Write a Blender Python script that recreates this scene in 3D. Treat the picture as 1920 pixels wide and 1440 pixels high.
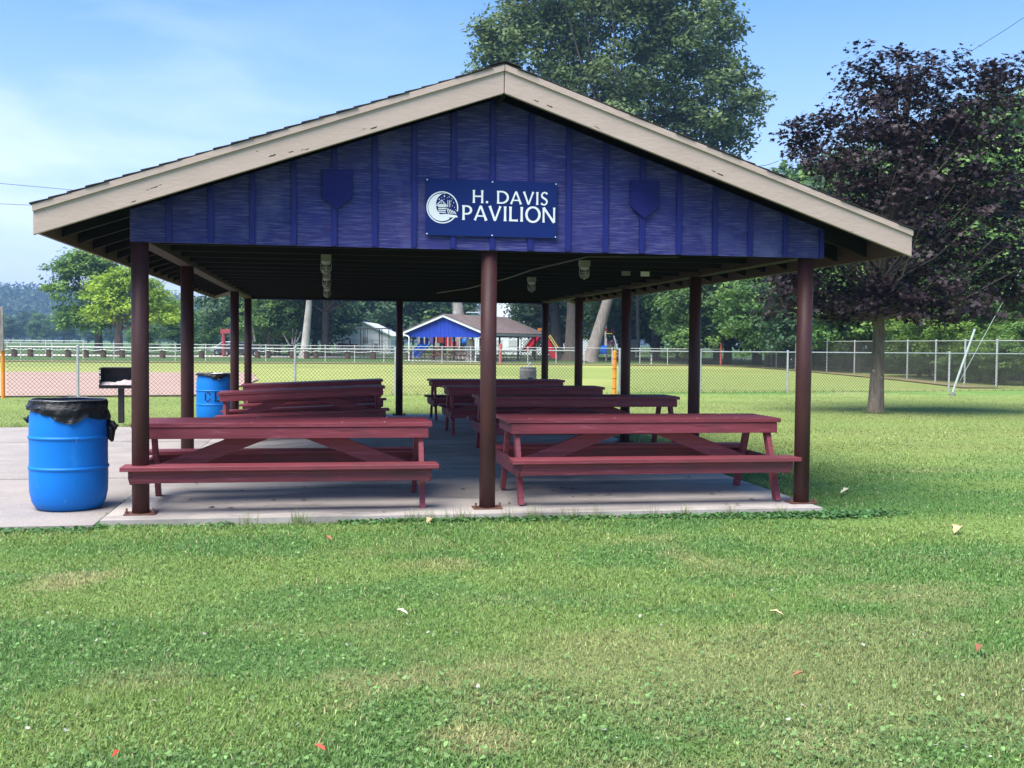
import bpy, math, random
import numpy as np
from mathutils import Vector, Matrix
R = math.radians
for o in list(bpy.data.objects): bpy.data.objects.remove(o)
S = bpy.context.scene
C = S.collection

# ------------------------------------------------------------------ camera, sky, sun, exposure
CAM = np.array([1.5695, -9.4409, 1.4822])
CR = np.array([0.98567723, -0.16838031, 0.0094053]); CU = np.array([-0.00278115, 0.03953311, 0.99921439])
CF = np.array([0.16861985, 0.98492903, -0.0384986]); FPX = 2008.137
cd = bpy.data.cameras.new('camera'); cam = bpy.data.objects.new('camera', cd); C.objects.link(cam)
cd.sensor_width = 36; cd.lens = 36 * FPX / 1920; cd.clip_end = 6000; cd.clip_start = 0.05
m = Matrix.Identity(4)
for i in range(3):
    m[i][0] = CR[i]; m[i][1] = CU[i]; m[i][2] = -CF[i]; m[i][3] = CAM[i]
cam.matrix_world = m
S.camera = cam
def bearing(px, py, d):        # survey helper: a sight line (photo units) and a distance -> a place in the world
    return CAM + CF * d + CR * ((px - 960) / FPX * d) - CU * ((py - 720) / FPX * d)
def place(px, d, z=-0.05):
    p = bearing(px, 640, d); return (float(p[0]), float(p[1]), z)

SUN_EL, SUN_AZ = 61, -130      # azimuth measured from +y towards +x (negative: from the left, behind the camera)
W = bpy.data.worlds.new('World'); S.world = W; W.use_nodes = True
wn = W.node_tree.nodes; wl = W.node_tree.links; wn.clear()
out = wn.new('ShaderNodeOutputWorld'); bg = wn.new('ShaderNodeBackground'); wl.new(bg.outputs[0], out.inputs[0])
sky = wn.new('ShaderNodeTexSky'); sky.sky_type = 'NISHITA'; sky.sun_disc = False
sky.sun_elevation = R(SUN_EL); sky.sun_rotation = R(SUN_AZ)
sky.air_density = 1.35; sky.dust_density = 0.25; sky.ozone_density = 3.2; sky.altitude = 150
bg.inputs[1].default_value = 0.070
tc = wn.new('ShaderNodeTexCoord')
sep = wn.new('ShaderNodeSeparateXYZ'); wl.new(tc.outputs['Generated'], sep.inputs[0])
mp = wn.new('ShaderNodeMapping'); mp.inputs['Scale'].default_value = (1.6, 1.6, 6.0); mp.inputs['Rotation'].default_value = (R(8), R(10), 0)
wl.new(tc.outputs['Generated'], mp.inputs[0])
nz = wn.new('ShaderNodeTexNoise'); nz.inputs['Scale'].default_value = 2.3; nz.inputs['Detail'].default_value = 7; nz.inputs['Roughness'].default_value = 0.55
nz.inputs['Distortion'].default_value = 0.4
wl.new(mp.outputs[0], nz.inputs[0])
cr = wn.new('ShaderNodeValToRGB'); cr.color_ramp.elements[0].position = 0.46; cr.color_ramp.elements[1].position = 0.64
wl.new(nz.outputs[0], cr.inputs[0])
# clouds sit in the western (left) low sky and thin out upwards
dv = wn.new('ShaderNodeVectorMath'); dv.operation = 'DOT_PRODUCT'; dv.inputs[1].default_value = (-0.45, 0.89, 0.0)
wl.new(tc.outputs['Generated'], dv.inputs[0])
mr = wn.new('ShaderNodeMapRange'); mr.inputs[1].default_value = 0.72; mr.inputs[2].default_value = 0.98; wl.new(dv.outputs['Value'], mr.inputs[0])
mh = wn.new('ShaderNodeMapRange'); mh.inputs[1].default_value = 0.36; mh.inputs[2].default_value = 0.1; wl.new(sep.outputs[2], mh.inputs[0])
mm = wn.new('ShaderNodeMath'); mm.operation = 'MULTIPLY'; wl.new(mr.outputs[0], mm.inputs[0]); wl.new(mh.outputs[0], mm.inputs[1])
m2 = wn.new('ShaderNodeMath'); m2.operation = 'MULTIPLY'; wl.new(mm.outputs[0], m2.inputs[0]); wl.new(cr.outputs[0], m2.inputs[1])
m3 = wn.new('ShaderNodeMath'); m3.operation = 'MULTIPLY'; m3.inputs[1].default_value = 0.48
mlow = wn.new('ShaderNodeMapRange'); mlow.inputs[1].default_value = 0.0; mlow.inputs[2].default_value = 0.14; mlow.inputs[3].default_value = 0.25; wl.new(sep.outputs[2], mlow.inputs[0])
m4 = wn.new('ShaderNodeMath'); m4.operation = 'MULTIPLY'; wl.new(m2.outputs[0], m4.inputs[0]); wl.new(mlow.outputs[0], m4.inputs[1]); wl.new(m4.outputs[0], m3.inputs[0])
hsv = wn.new('ShaderNodeHueSaturation'); hsv.inputs['Saturation'].default_value = 1.35; wl.new(sky.outputs[0], hsv.inputs['Color'])
low = wn.new('ShaderNodeMapRange'); low.inputs[1].default_value = 0.30; low.inputs[2].default_value = 0.0; low.inputs[4].default_value = 0.8; wl.new(sep.outputs[2], low.inputs[0])
lmx = wn.new('ShaderNodeMixRGB'); lmx.inputs[2].default_value = (2.1, 4.1, 7.2, 1); wl.new(low.outputs[0], lmx.inputs[0]); wl.new(hsv.outputs[0], lmx.inputs[1])
mx = wn.new('ShaderNodeMixRGB'); mx.inputs[2].default_value = (5.9, 6.3, 8.6, 1)
wl.new(m3.outputs[0], mx.inputs[0]); tint = wn.new('ShaderNodeMixRGB'); tint.blend_type = 'MULTIPLY'; tint.inputs[0].default_value = 1; tint.inputs[2].default_value = (1.14, .90, .98, 1); wl.new(lmx.outputs[0], tint.inputs[1]); wl.new(tint.outputs[0], mx.inputs[1]); wl.new(mx.outputs[0], bg.inputs[0])

sd = bpy.data.lights.new('sun', 'SUN'); sun = bpy.data.objects.new('sun', sd); C.objects.link(sun)
sd.energy = 2.9; sd.angle = R(50); sd.color = (1.0, 0.96, 0.89)
a = R(SUN_AZ); sdir = Vector((math.sin(a) * math.cos(R(SUN_EL)), math.cos(a) * math.cos(R(SUN_EL)), math.sin(R(SUN_EL))))
sun.rotation_euler = sdir.to_track_quat('Z', 'Y').to_euler()
S.view_settings.view_transform = 'Standard'; S.view_settings.look = 'None'; S.view_settings.exposure = 1.72
S.view_settings.gamma = 1; S.view_settings.use_curve_mapping = False
S.render.engine = 'CYCLES'; S.cycles.max_bounces = 6; S.cycles.diffuse_bounces = 3; S.cycles.glossy_bounces = 2; S.cycles.transmission_bounces = 2; S.cycles.volume_bounces = 0; S.render.resolution_x = 1024; S.render.resolution_y = 768

# ------------------------------------------------------------------ helpers
rng = np.random.default_rng(7); random.seed(7)
def lerp(a, b, t): return a + (b - a) * t
class MB:
    def __init__(s): s.v = []; s.f = []
    def add(s, vs, fs):
        n = len(s.v); s.v += [tuple(float(c) for c in p) for p in vs]; s.f += [tuple(n + i for i in f) for f in fs]; return s
    def box(s, x0, x1, y0, y1, z0, z1):
        return s.add([(x0,y0,z0),(x1,y0,z0),(x1,y1,z0),(x0,y1,z0),(x0,y0,z1),(x1,y0,z1),(x1,y1,z1),(x0,y1,z1)],
                     [(0,3,2,1),(4,5,6,7),(0,1,5,4),(1,2,6,5),(2,3,7,6),(3,0,4,7)])
    def cbox(s, c, d): return s.box(c[0]-d[0]/2, c[0]+d[0]/2, c[1]-d[1]/2, c[1]+d[1]/2, c[2]-d[2]/2, c[2]+d[2]/2)
    def beam(s, p0, p1, w, h, up=(0,0,1)):
        p0 = Vector(p0); p1 = Vector(p1); d = (p1-p0).normalized(); u = Vector(up)
        sd_ = d.cross(u).normalized(); u = sd_.cross(d).normalized()
        vs = []
        for p in (p0, p1):
            for a_, b_ in ((-1,-1),(1,-1),(1,1),(-1,1)): vs.append(p + sd_*(a_*w/2) + u*(b_*h/2))
        return s.add(vs, [(0,1,2,3),(7,6,5,4),(0,4,5,1),(1,5,6,2),(2,6,7,3),(3,7,4,0)])
    def tube(s, pts, rad, n=8, cap=True):
        pts = [Vector(p) for p in pts]
        if not hasattr(rad, '__len__'): rad = [rad]*len(pts)
        ref = Vector((0.31,0.17,0.94)); vs = []; k = len(pts)
        for i, p in enumerate(pts):
            d = (pts[min(i+1,k-1)] - pts[max(i-1,0)]).normalized()
            if abs(d.z) > .9: ref2 = Vector((1,0,0))
            else: ref2 = Vector((0,0,1))
            a_ = d.cross(ref2).normalized(); b_ = d.cross(a_)
            for j in range(n):
                t = 2*math.pi*j/n; vs.append(p + a_*(rad[i]*math.cos(t)) + b_*(rad[i]*math.sin(t)))
        fs = [(i*n+j, i*n+(j+1)%n, (i+1)*n+(j+1)%n, (i+1)*n+j) for i in range(k-1) for j in range(n)]
        if cap: fs += [tuple(range(n))[::-1], tuple((k-1)*n+j for j in range(n))]
        return s.add(vs, fs)
    def lathe(s, prof, n=24, c=(0,0,0), cap=True):
        vs = []
        for r, z in prof:
            for j in range(n):
                t = 2*math.pi*j/n; vs.append((c[0]+r*math.cos(t), c[1]+r*math.sin(t), c[2]+z))
        k = len(prof)
        fs = [(i*n+j, i*n+(j+1)%n, (i+1)*n+(j+1)%n, (i+1)*n+j) for i in range(k-1) for j in range(n)]
        if cap: fs += [tuple(range(n))[::-1], tuple((k-1)*n+j for j in range(n))]
        return s.add(vs, fs)
    def prism(s, poly, y0, y1):        # poly in (x, z), extruded along y
        n = len(poly)
        vs = [(x, y0, z) for x, z in poly] + [(x, y1, z) for x, z in poly]
        return s.add(vs, [tuple(range(n)), tuple(range(2*n-1, n-1, -1))] + [(i, n+i, n+(i+1)%n, (i+1)%n) for i in range(n)])
    def prismz(s, poly, z0, z1):
        n = len(poly)
        vs = [(x, y, z0) for x, y in poly] + [(x, y, z1) for x, y in poly]
        return s.add(vs, [tuple(range(n))[::-1], tuple(range(n, 2*n))] + [(i, (i+1)%n, n+(i+1)%n, n+i) for i in range(n)])
    def prismx(s, poly, x0, x1):       # poly in (y, z)
        n = len(poly)
        vs = [(x0, y, z) for y, z in poly] + [(x1, y, z) for y, z in poly]
        return s.add(vs, [tuple(range(n)), tuple(range(2*n-1, n-1, -1))] + [(i, n+i, n+(i+1)%n, (i+1)%n) for i in range(n)])
    def obj(s, name, m, parent=None, smooth=False, bevel=0, origin=None, kind=None, label=None):
        me = bpy.data.meshes.new(name)
        me.from_pydata(s.v, [], s.f); me.update()
        if m: me.materials.append(m)
        if smooth: me.polygons.foreach_set('use_smooth', [True]*len(me.polygons))
        o = bpy.data.objects.new(name, me); C.objects.link(o)
        if parent is not None:
            o.parent = parent
            if origin is not None: me.transform(Matrix.Translation(-Vector(origin)))
        if bevel:
            b = o.modifiers.new('bevel', 'BEVEL'); b.width = bevel; b.segments = 1; b.limit_method = 'ANGLE'
        if kind: o['kind'] = kind
        if label: o['label'] = label
        return o
def thing(name, label, cat, loc=(0,0,0), rz=0, group=None):
    o = bpy.data.objects.new(name, None); C.objects.link(o); o.empty_display_size = .2
    o.location = loc; o.rotation_euler = (0,0,rz); o['label'] = label; o['category'] = cat
    if group: o['group'] = group
    return o
def tag(o, label, cat, group=None):
    o['label'] = label; o['category'] = cat
    if group: o['group'] = group
    return o
def copy_tree(o, parent=None):
    c = o.copy(); C.objects.link(c)
    if parent is not None: c.parent = parent
    for ch in list(o.children): copy_tree(ch, c)
    return c
def set_attr(me, name, dom, arr):
    at = me.attributes.new(name, 'FLOAT' if arr.ndim == 1 else 'FLOAT_COLOR', dom)
    if arr.ndim == 1: at.data.foreach_set('value', arr.astype(np.float32))
    else:
        c4 = np.ones((len(arr), 4), np.float32); c4[:, :3] = arr; at.data.foreach_set('color', c4.ravel())
def np_mesh(name, V, F, m, smooth=False):
    me = bpy.data.meshes.new(name); V = np.asarray(V, np.float32); F = np.asarray(F, np.int32)
    n, k = F.shape
    me.vertices.add(len(V)); me.vertices.foreach_set('co', V.ravel())
    me.loops.add(n*k); me.loops.foreach_set('vertex_index', F.ravel())
    me.polygons.add(n); me.polygons.foreach_set('loop_start', np.arange(0, n*k, k, dtype=np.int32))
    try: me.polygons.foreach_set('loop_total', np.full(n, k, np.int32))
    except Exception: pass
    if smooth: me.polygons.foreach_set('use_smooth', [True]*n)
    me.update(calc_edges=True)
    if m: me.materials.append(m)
    return me
def mobj(name, me, parent=None, loc=None, kind=None):
    o = bpy.data.objects.new(name, me); C.objects.link(o)
    if parent is not None: o.parent = parent
    if loc is not None: o.location = loc
    if kind: o['kind'] = kind
    return o
def vnoise(x, y, seed=0):
    x = np.asarray(x, float); y = np.asarray(y, float)
    xi = np.floor(x).astype(np.int64); yi = np.floor(y).astype(np.int64); fx = x-xi; fy = y-yi
    fx = fx*fx*(3-2*fx); fy = fy*fy*(3-2*fy)
    def h(a_, b_):
        n = (a_*374761393 + b_*668265263 + seed*974711) & 0x7fffffff
        n = ((n ^ (n >> 13)) * 1274126177) & 0x7fffffff
        return ((n ^ (n >> 16)) & 0xffff) / 65535.0
    return (h(xi,yi)*(1-fx)+h(xi+1,yi)*fx)*(1-fy) + (h(xi,yi+1)*(1-fx)+h(xi+1,yi+1)*fx)*fy
def fbm(x, y, seed=0, o=4):
    s = 0; a_ = .5; t = 0
    for k in range(o): s = s + a_*vnoise(x*2**k, y*2**k, seed+k*17); t += a_; a_ *= .5
    return s/t
def sm(t): t = np.clip(t, 0, 1); return t*t*(3-2*t)
def sag(x, y): return -0.10*sm((2.4-x)/2.6)*sm((y-3)/3)*(1-sm((y-13)/5))
def gz(x, y): return -0.05 + sag(x, y)

# ------------------------------------------------------------------ materials
def nodes(name):
    m = bpy.data.materials.new(name); m.use_nodes = True; n = m.node_tree.nodes; l = m.node_tree.links
    return m, n, l, n['Principled BSDF']
def rgba(c): return (c[0], c[1], c[2], 1)
def M(name, c1, c2=None, scale=5, stretch=(1,1,1), rough=.6, bump=0, bscale=None, bstretch=None, spots=(), metallic=0, spec=.3, lo=.35, hi=.65, rough2=None, bdist=.01, objvar=0):
    m, n, l, p = nodes(name)
    tc_ = n.new('ShaderNodeTexCoord')
    def noise(sc, st, det=6):
        mp_ = n.new('ShaderNodeMapping'); mp_.inputs['Scale'].default_value = st; l.new(tc_.outputs['Object'], mp_.inputs[0])
        t = n.new('ShaderNodeTexNoise'); t.inputs['Scale'].default_value = sc; t.inputs['Detail'].default_value = det; t.inputs['Roughness'].default_value = .6
        l.new(mp_.outputs[0], t.inputs[0]); return t.outputs[0]
    def rng_(o_, a_, b_):
        r_ = n.new('ShaderNodeMapRange'); r_.inputs[1].default_value = a_; r_.inputs[2].default_value = b_; l.new(o_, r_.inputs[0]); return r_.outputs[0]
    c2 = c2 or tuple(c*.75 for c in c1)
    mix = n.new('ShaderNodeMixRGB'); mix.inputs[1].default_value = rgba(c1); mix.inputs[2].default_value = rgba(c2)
    l.new(rng_(noise(scale, stretch), lo, hi), mix.inputs[0]); col = mix.outputs[0]
    for c, sc, st, a_, b_ in spots:
        q = n.new('ShaderNodeMixRGB'); q.inputs[2].default_value = rgba(c); l.new(col, q.inputs[1]); l.new(rng_(noise(sc, st), a_, b_), q.inputs[0]); col = q.outputs[0]
    if objvar:
        oi = n.new('ShaderNodeObjectInfo'); mr_ = n.new('ShaderNodeMapRange'); mr_.inputs[3].default_value = 1-objvar; mr_.inputs[4].default_value = 1+objvar
        l.new(oi.outputs['Random'], mr_.inputs[0]); hv = n.new('ShaderNodeHueSaturation'); l.new(mr_.outputs[0], hv.inputs['Value']); l.new(col, hv.inputs['Color']); col = hv.outputs[0]
    l.new(col, p.inputs['Base Color']); p.inputs['Roughness'].default_value = rough; p.inputs['Metallic'].default_value = metallic
    p.inputs['Specular IOR Level'].default_value = spec
    if bump:
        b = n.new('ShaderNodeBump'); b.inputs['Strength'].default_value = bump; b.inputs['Distance'].default_value = bdist
        l.new(noise(bscale or scale*4, bstretch or stretch), b.inputs['Height']); l.new(b.outputs[0], p.inputs['Normal'])
    return m
def leafmat(name, c1, c2, c3, trans=.3, rough=.55):
    m, n, l, p = nodes(name)
    at = n.new('ShaderNodeAttribute'); at.attribute_name = 'rnd'
    r_ = n.new('ShaderNodeValToRGB'); r_.color_ramp.elements[0].color = rgba(c1); r_.color_ramp.elements[1].color = rgba(c3)
    e = r_.color_ramp.elements.new(.5); e.color = rgba(c2)
    l.new(at.outputs['Fac'], r_.inputs[0])
    oi = n.new('ShaderNodeObjectInfo'); mr_ = n.new('ShaderNodeMapRange'); mr_.inputs[3].default_value = .85; mr_.inputs[4].default_value = 1.15
    l.new(oi.outputs['Random'], mr_.inputs[0]); hv = n.new('ShaderNodeHueSaturation'); l.new(mr_.outputs[0], hv.inputs['Value']); l.new(r_.outputs[0], hv.inputs['Color'])
    l.new(hv.outputs[0], p.inputs['Base Color']); p.inputs['Roughness'].default_value = rough; p.inputs['Specular IOR Level'].default_value = .25
    if trans:
        t = n.new('ShaderNodeBsdfTranslucent'); l.new(hv.outputs[0], t.inputs[0]); mx_ = n.new('ShaderNodeMixShader'); mx_.inputs[0].default_value = trans
        l.new(p.outputs[0], mx_.inputs[1]); l.new(t.outputs[0], mx_.inputs[2]); l.new(mx_.outputs[0], n['Material Output'].inputs[0])
    return m
MAROON = M('maroon_paint', (.275,.050,.064), (.195,.033,.043), 3, (.5,14,14), rough=.5, bump=.5, bscale=9, bstretch=(.6,26,26), bdist=.004,
           spots=[((.36,.11,.14), 8, (.5,10,10), .56, .74), ((.07,.012,.018), 5, (.5,20,20), .62, .70), ((.40,.22,.22), 26, (.6,3,3), .70, .74), ((.15,.045,.05), 1.3, (1,1,1), .52, .75)], objvar=.14, spec=.4)
MAROON_D = M('weathered_maroon_end_paint', (.22,.075,.09), (.15,.035,.05), 14, rough=.7, bump=.5, bscale=40, spots=[((.32,.17,.18), 30, (1,1,1), .62, .72)], objvar=.1)
CHIP = M('pale_bolt_paint', (.75,.62,.62), rough=.5)
BROWN = M('brown_post_paint', (.080,.031,.028), (.052,.020,.018), 5, (1,1,.35), rough=.5, bump=.25, bscale=60, bdist=.003, spec=.28,
          spots=[((.16,.085,.07), 55, (1,1,.6), .66, .74), ((.11,.05,.035), 3, (1,1,.5), .6, .75)])
RUSTY = M('rusty_brown_steel', (.09,.04,.035), (.16,.07,.04), 30, rough=.7, bump=.4)
TAN = M('tan_fascia_paint', (.465,.36,.295), (.43,.33,.265), 2.2, (1,1,2), rough=.6, bump=.55, bscale=9, bstretch=(1.5,3,4), bdist=.006,
        spots=[((.40,.30,.24), 6, (1,1,3), .62, .8), ((.56,.45,.38), 16, (1,1,3), .68, .78), ((.05,.04,.035), 7, (.8,1,2.2), .725, .74)])
BLUE = M('worn_blue_siding', (.034,.034,.185), (.025,.024,.13), 2.2, (1,1,2), rough=.62, bump=.6, bscale=8, bstretch=(.8,1,22), bdist=.006,
         spots=[((.13,.13,.29), 7, (.8,1,20), .5, .70), ((.02,.015,.11), 9, (.5,1,20), .6, .68), ((.13,.13,.27), 2.2, (1,1,.7), .55, .85), ((.012,.012,.08), 30, (1,1,1), .70, .73)], spec=.3)
BATTEN = M('blue_batten_paint', (.012,.018,.17), (.010,.014,.13), 6, (3,3,.6), rough=.5, bump=.2)
SHIELDM = M('dark_blue_plaque_paint', (.020,.021,.145), (.015,.016,.115), 4, (1,1,2), rough=.65, spec=.15, bump=.2)
NAVY = M('navy_sign_face', (.006,.020,.12), (.007,.023,.14), 2, rough=.6, spec=.15)
WHITE = M('white_sign_paint', (.86,.86,.83), (.82,.82,.79), 3, rough=.4)
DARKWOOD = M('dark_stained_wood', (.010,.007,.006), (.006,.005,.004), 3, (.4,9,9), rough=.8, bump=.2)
BEAMWOOD = M('brown_beam_wood', (.045,.024,.018), (.024,.014,.011), 3, (9,.4,9), rough=.75, bump=.3)
PLY = M('dark_roof_deck', (.009,.007,.006), (.006,.005,.004), 4, rough=.85)
SHINGLE = M('dark_shingle', (.045,.035,.032), (.025,.02,.02), 20, rough=.9, bump=.4)
GREYSH = M('grey_brown_shingle', (.17,.13,.125), (.12,.09,.085), 1.5, rough=.9, bump=.3, spots=[((.09,.07,.065), 6, (1,1,5), .55, .7)])
SLAB = M('slab_concrete', (.49,.435,.385), (.37,.33,.29), .9, (1,1,1), rough=.7, bump=.25, bscale=60, bdist=.003,
         spots=[((.21,.19,.17), .8, (1,2.6,1), .5, .7), ((.52,.49,.46), 1.7, (1,2,1), .62, .78), ((.10,.09,.085), 5, (.7,1.4,1), .70, .76), ((.24,.225,.21), 14, (1,1,1), .58, .75)], spec=.35)
PAVE = M('pavement_concrete', (.325,.285,.255), (.25,.222,.20), 1.2, rough=.85, bump=.5, bscale=130, bdist=.004,
         spots=[((.46,.42,.39), 70, (1,1,1), .56, .66), ((.17,.15,.14), 90, (1,1,1), .60, .68), ((.21,.19,.18), 1, (1,1,1), .55, .8)])
CLAY = M('infield_clay', (.40,.275,.22), (.365,.245,.19), .35, rough=.95, bump=.3, bscale=8, spots=[((.36,.20,.14), 1.2, (1,3,1), .55, .75)])
DIRT = M('track_dirt', (.26,.17,.10), (.20,.17,.07), 1.0, rough=.95, spots=[((.13,.17,.05), 2.5, (1,2,1), .5, .62)])
GRAVEL = M('pale_gravel', (.58,.52,.46), (.48,.43,.38), 2, rough=.95)
DRUM = M('blue_drum_plastic', (.004,.17,.58), (.003,.155,.53), 2, rough=.5, spec=.25, bump=.08, bscale=14, spots=[((.05,.10,.16), 9, (1,1,1), .73, .76), ((.10,.28,.62), 22, (1,1,.25), .66, .72), ((.03,.10,.30), 3, (1,1,.4), .62, .8), ((.02,.24,.70), 4, (1,1,.5), .6, .8)])
BAG = M('black_bag_plastic', (.004,.004,.005), (.007,.007,.008), 4, rough=.30, spec=.32, bump=.7, bscale=11, bstretch=(1,1,2.4), bdist=.03)
BLACKPAINT = M('black_stencil', (.01,.012,.02), rough=.6)
IRON = M('black_grill_steel', (.012,.012,.012), (.03,.024,.02), 12, rough=.6, spec=.4, bump=.2)
ASH = M('pale_ash', (.48,.40,.38), (.30,.26,.25), 18, rough=.95, bump=.8)
GALV = M('galvanised_steel', (.52,.53,.52), (.38,.38,.37), 9, rough=.45, metallic=.35, spec=.5)
WIRE = M('dull_fence_wire', (.11,.11,.09), (.07,.065,.05), 4, rough=.7)
WHITEP = M('white_post_paint', (.58,.58,.54), (.48,.48,.45), 6, rough=.5)
ORANGE = M('orange_post_paint', (.80,.28,.03), (.62,.20,.03), 5, (1,1,.5), rough=.55, spots=[((.85,.5,.25), 9, (1,1,.4), .64, .72)])
SALMON = M('faded_red_post_paint', (.62,.13,.10), (.50,.10,.09), 5, rough=.6)
WEATH = M('weathered_grey_wood', (.36,.33,.30), (.13,.11,.10), 7, (6,6,.7), rough=.9, bump=.5)
CONC = M('drinking_fountain_concrete', (.24,.235,.225), (.16,.155,.15), 8, rough=.9, bump=.4, bscale=60)
LOG = M('brown_log_wood', (.14,.07,.045), (.08,.045,.03), 8, rough=.9)
BARK = M('grey_bark', (.155,.125,.10), (.075,.06,.048), 5, (3,3,.5), rough=.95, bump=1, bscale=9, bstretch=(3,3,.5), bdist=.03)
BARKL = M('pale_bark', (.50,.46,.40), (.27,.24,.20), 2.0, (1,1,.5), rough=.9, bump=.5, spots=[((.62,.60,.55), 1.6, (1,1,.6), .55, .66)])
BARKM = M('maple_bark_with_lichen', (.19,.15,.115), (.10,.08,.06), 6, (3,3,.4), rough=.95, bump=1, bscale=12, bstretch=(3,3,.4), bdist=.02, spots=[((.34,.36,.26), 6, (1,1,1), .62, .70)])
BARKG = M('grey_tan_bark', (.27,.235,.20), (.18,.15,.125), 2.2, (3,3,.5), rough=.95, bump=.8, bscale=5, bstretch=(3,3,.4), bdist=.05)
RED = M('red_play_plastic', (.50,.012,.03), rough=.4); PBLUE = M('blue_play_plastic', (.01,.16,.62), rough=.4); PURP = M('purple_play_panel', (.20,.10,.36), rough=.5)
BEIGE = M('beige_play_post', (.72,.55,.38), rough=.5); YEL = M('yellow_play_rail', (.75,.55,.12), rough=.5); MAR2 = M('maroon_play_steel', (.16,.03,.04), rough=.5)
WALLW = M('white_metal_wall', (.80,.82,.82), (.74,.77,.77), .6, (9,9,.5), rough=.5); ROOFP = M('pale_metal_roof', (.70,.74,.76), rough=.45)
GLASS = M('dark_window_glass', (.03,.04,.05), rough=.1, spec=.6); TEAL = M('teal_cupola_paint', (.10,.22,.22), rough=.6)
BRBLUE = M('bright_blue_boards', (.018,.055,.42), (.015,.045,.35), 3, rough=.6); WTRIM = M('white_trim', (.80,.79,.75), rough=.5)
JAR = M('dusty_glass_jar', (.20,.19,.15), (.10,.095,.075), 12, rough=.25, spec=.6); GREYBOX = M('grey_electric_box', (.30,.29,.27), rough=.6)
CONDUIT = M('grey_conduit', (.10,.095,.085), rough=.5)
CARB = M('dark_blue_car_paint', (.03,.045,.08), rough=.25, spec=.6); CARS = M('silver_car_paint', (.50,.52,.54), rough=.3, spec=.6); TYRE = M('black_tyre', (.012,.012,.012), rough=.85)
WIREK = M('black_utility_wire', (.03,.03,.03), rough=.7); GUYM = M('pale_guy_sleeve', (.36,.42,.39), rough=.6); POLEW = M('grey_utility_pole_wood', (.25,.22,.19), (.16,.14,.12), 3, (4,4,.4), rough=.9)

# ------------------------------------------------------------------ ground
def lawncol(x, y):
    g1 = np.array([.118,.225,.054]); g2 = np.array([.185,.275,.070]); dry = np.array([.36,.32,.15]); clo = np.array([.108,.225,.062])
    n1 = fbm(x*.55+7, y*.8+3, 1); n2 = fbm(x*1.7, y*2.2, 5); n3 = fbm(x*.28+2, y*.4, 9)
    c = g1 + (g2-g1)*sm((n1-.35)/.3)[..., None]
    c = c + (clo-c)*(sm((fbm(x*1.1+30, y*1.4, 21)-.52)/.12)*.6)[..., None]
    # drier turf towards the camera and out on the right
    near = sm((-3.2-y)/2.2)*.62 + sm((x-6.6)/4)*.36
    dm = sm((n2*.55+n3*.45 + near*.20 - .56)/.2)*.42
    for px_, py_, r_, w in [(-.1,-2.25,.34,.9),(2.32,-2.05,.25,.6),(2.29,-4.5,.2,1),(1.72,-4.65,.28,.9),(2.0,-4.62,.3,.8),(3.24,-4.6,.35,.9),(2.44,-4.95,.3,.5),(5.3,-3.6,.6,.7),(3.43,-5.7,.3,.9),(3.0,-4.96,.4,.6),(2.2,-5.42,.2,.9),(5.0,-2.6,.4,.4),(3.9,-4.6,.4,.6),(2.3,-5.0,.25,.6)]:
        dd = np.hypot(x-px_, (y-py_)*1.3)/r_ + (n2-.5)*2.4 + (fbm(x*5, y*6, 88)-.5)*1.6
        dm = np.maximum(dm, w*sm((1.15-dd)/1.1)*.72)
    c = c + (dry-c)*np.clip(dm, 0, 1)[..., None]
    # faint mowing lanes beyond the pavilion
    lane = .5+.5*np.sin((y*.95 + x*.12 + .8*np.sin(x*.12))*2*np.pi/2.9 + fbm(x*.2, y*.5, 40)*3)
    lm = sm((y-1.0)/5)*sm((23-y)/2)
    c = c*(1 + (lane-.5)*.34*lm)[..., None]
    c = c + (np.array([.25,.30,.088])-c)*(lm*.72)[..., None]  # lawn before the field takes on part of its sunlit tint
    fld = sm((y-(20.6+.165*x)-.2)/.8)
    fc = np.array([.30,.33,.10])*(.86+.28*fbm(x*.12, y*.25, 60))[..., None]  # field turf: sunlit brightness is put into this yellow-green colour
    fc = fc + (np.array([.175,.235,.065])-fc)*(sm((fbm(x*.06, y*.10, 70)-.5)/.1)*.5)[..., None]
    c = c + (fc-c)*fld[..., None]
    far = sm((y-67)/3)
    c = c + (np.array([.085,.15,.05])-c)*far[..., None]
    return np.clip(c, 0.01, 1)
gx = np.concatenate([np.linspace(-2500,-70,16), np.linspace(-60,-14,24), np.arange(-13,-3,.5), np.arange(-3,8,.16), np.arange(8,24,.5), np.linspace(24,70,40), np.linspace(80,2500,16)])
gy = np.concatenate([np.linspace(-60,-10,10), np.arange(-9,-.4,.14), np.arange(-.4,14,.3), np.arange(14,28,.5), np.arange(28,72,1.0), np.linspace(73,140,20), np.linspace(160,3500,18)])
X, Y = np.meshgrid(gx, gy); Z = gz(X, Y) + (fbm(X*.7, Y*.7, 3)-.5)*.03*(np.hypot(X-CAM[0], Y-CAM[1]) < 60)
under = (X > -5) & (X < 5.95) & (Y > -.25) & (Y < 12.3); Z[under] -= .05
nx, ny = len(gx), len(gy); idx = np.arange(nx*ny).reshape(ny, nx)
F = np.stack([idx[:-1,:-1], idx[:-1,1:], idx[1:,1:], idx[1:,:-1]], -1).reshape(-1, 4)
gm, n_, l_, p_ = nodes('lawn_turf')
at_ = n_.new('ShaderNodeAttribute'); at_.attribute_name = 'col'
tco = n_.new('ShaderNodeTexCoord'); nt1 = n_.new('ShaderNodeTexNoise'); nt1.inputs['Scale'].default_value = 28; nt1.inputs['Detail'].default_value = 8; nt1.inputs['Roughness'].default_value = .75
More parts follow.
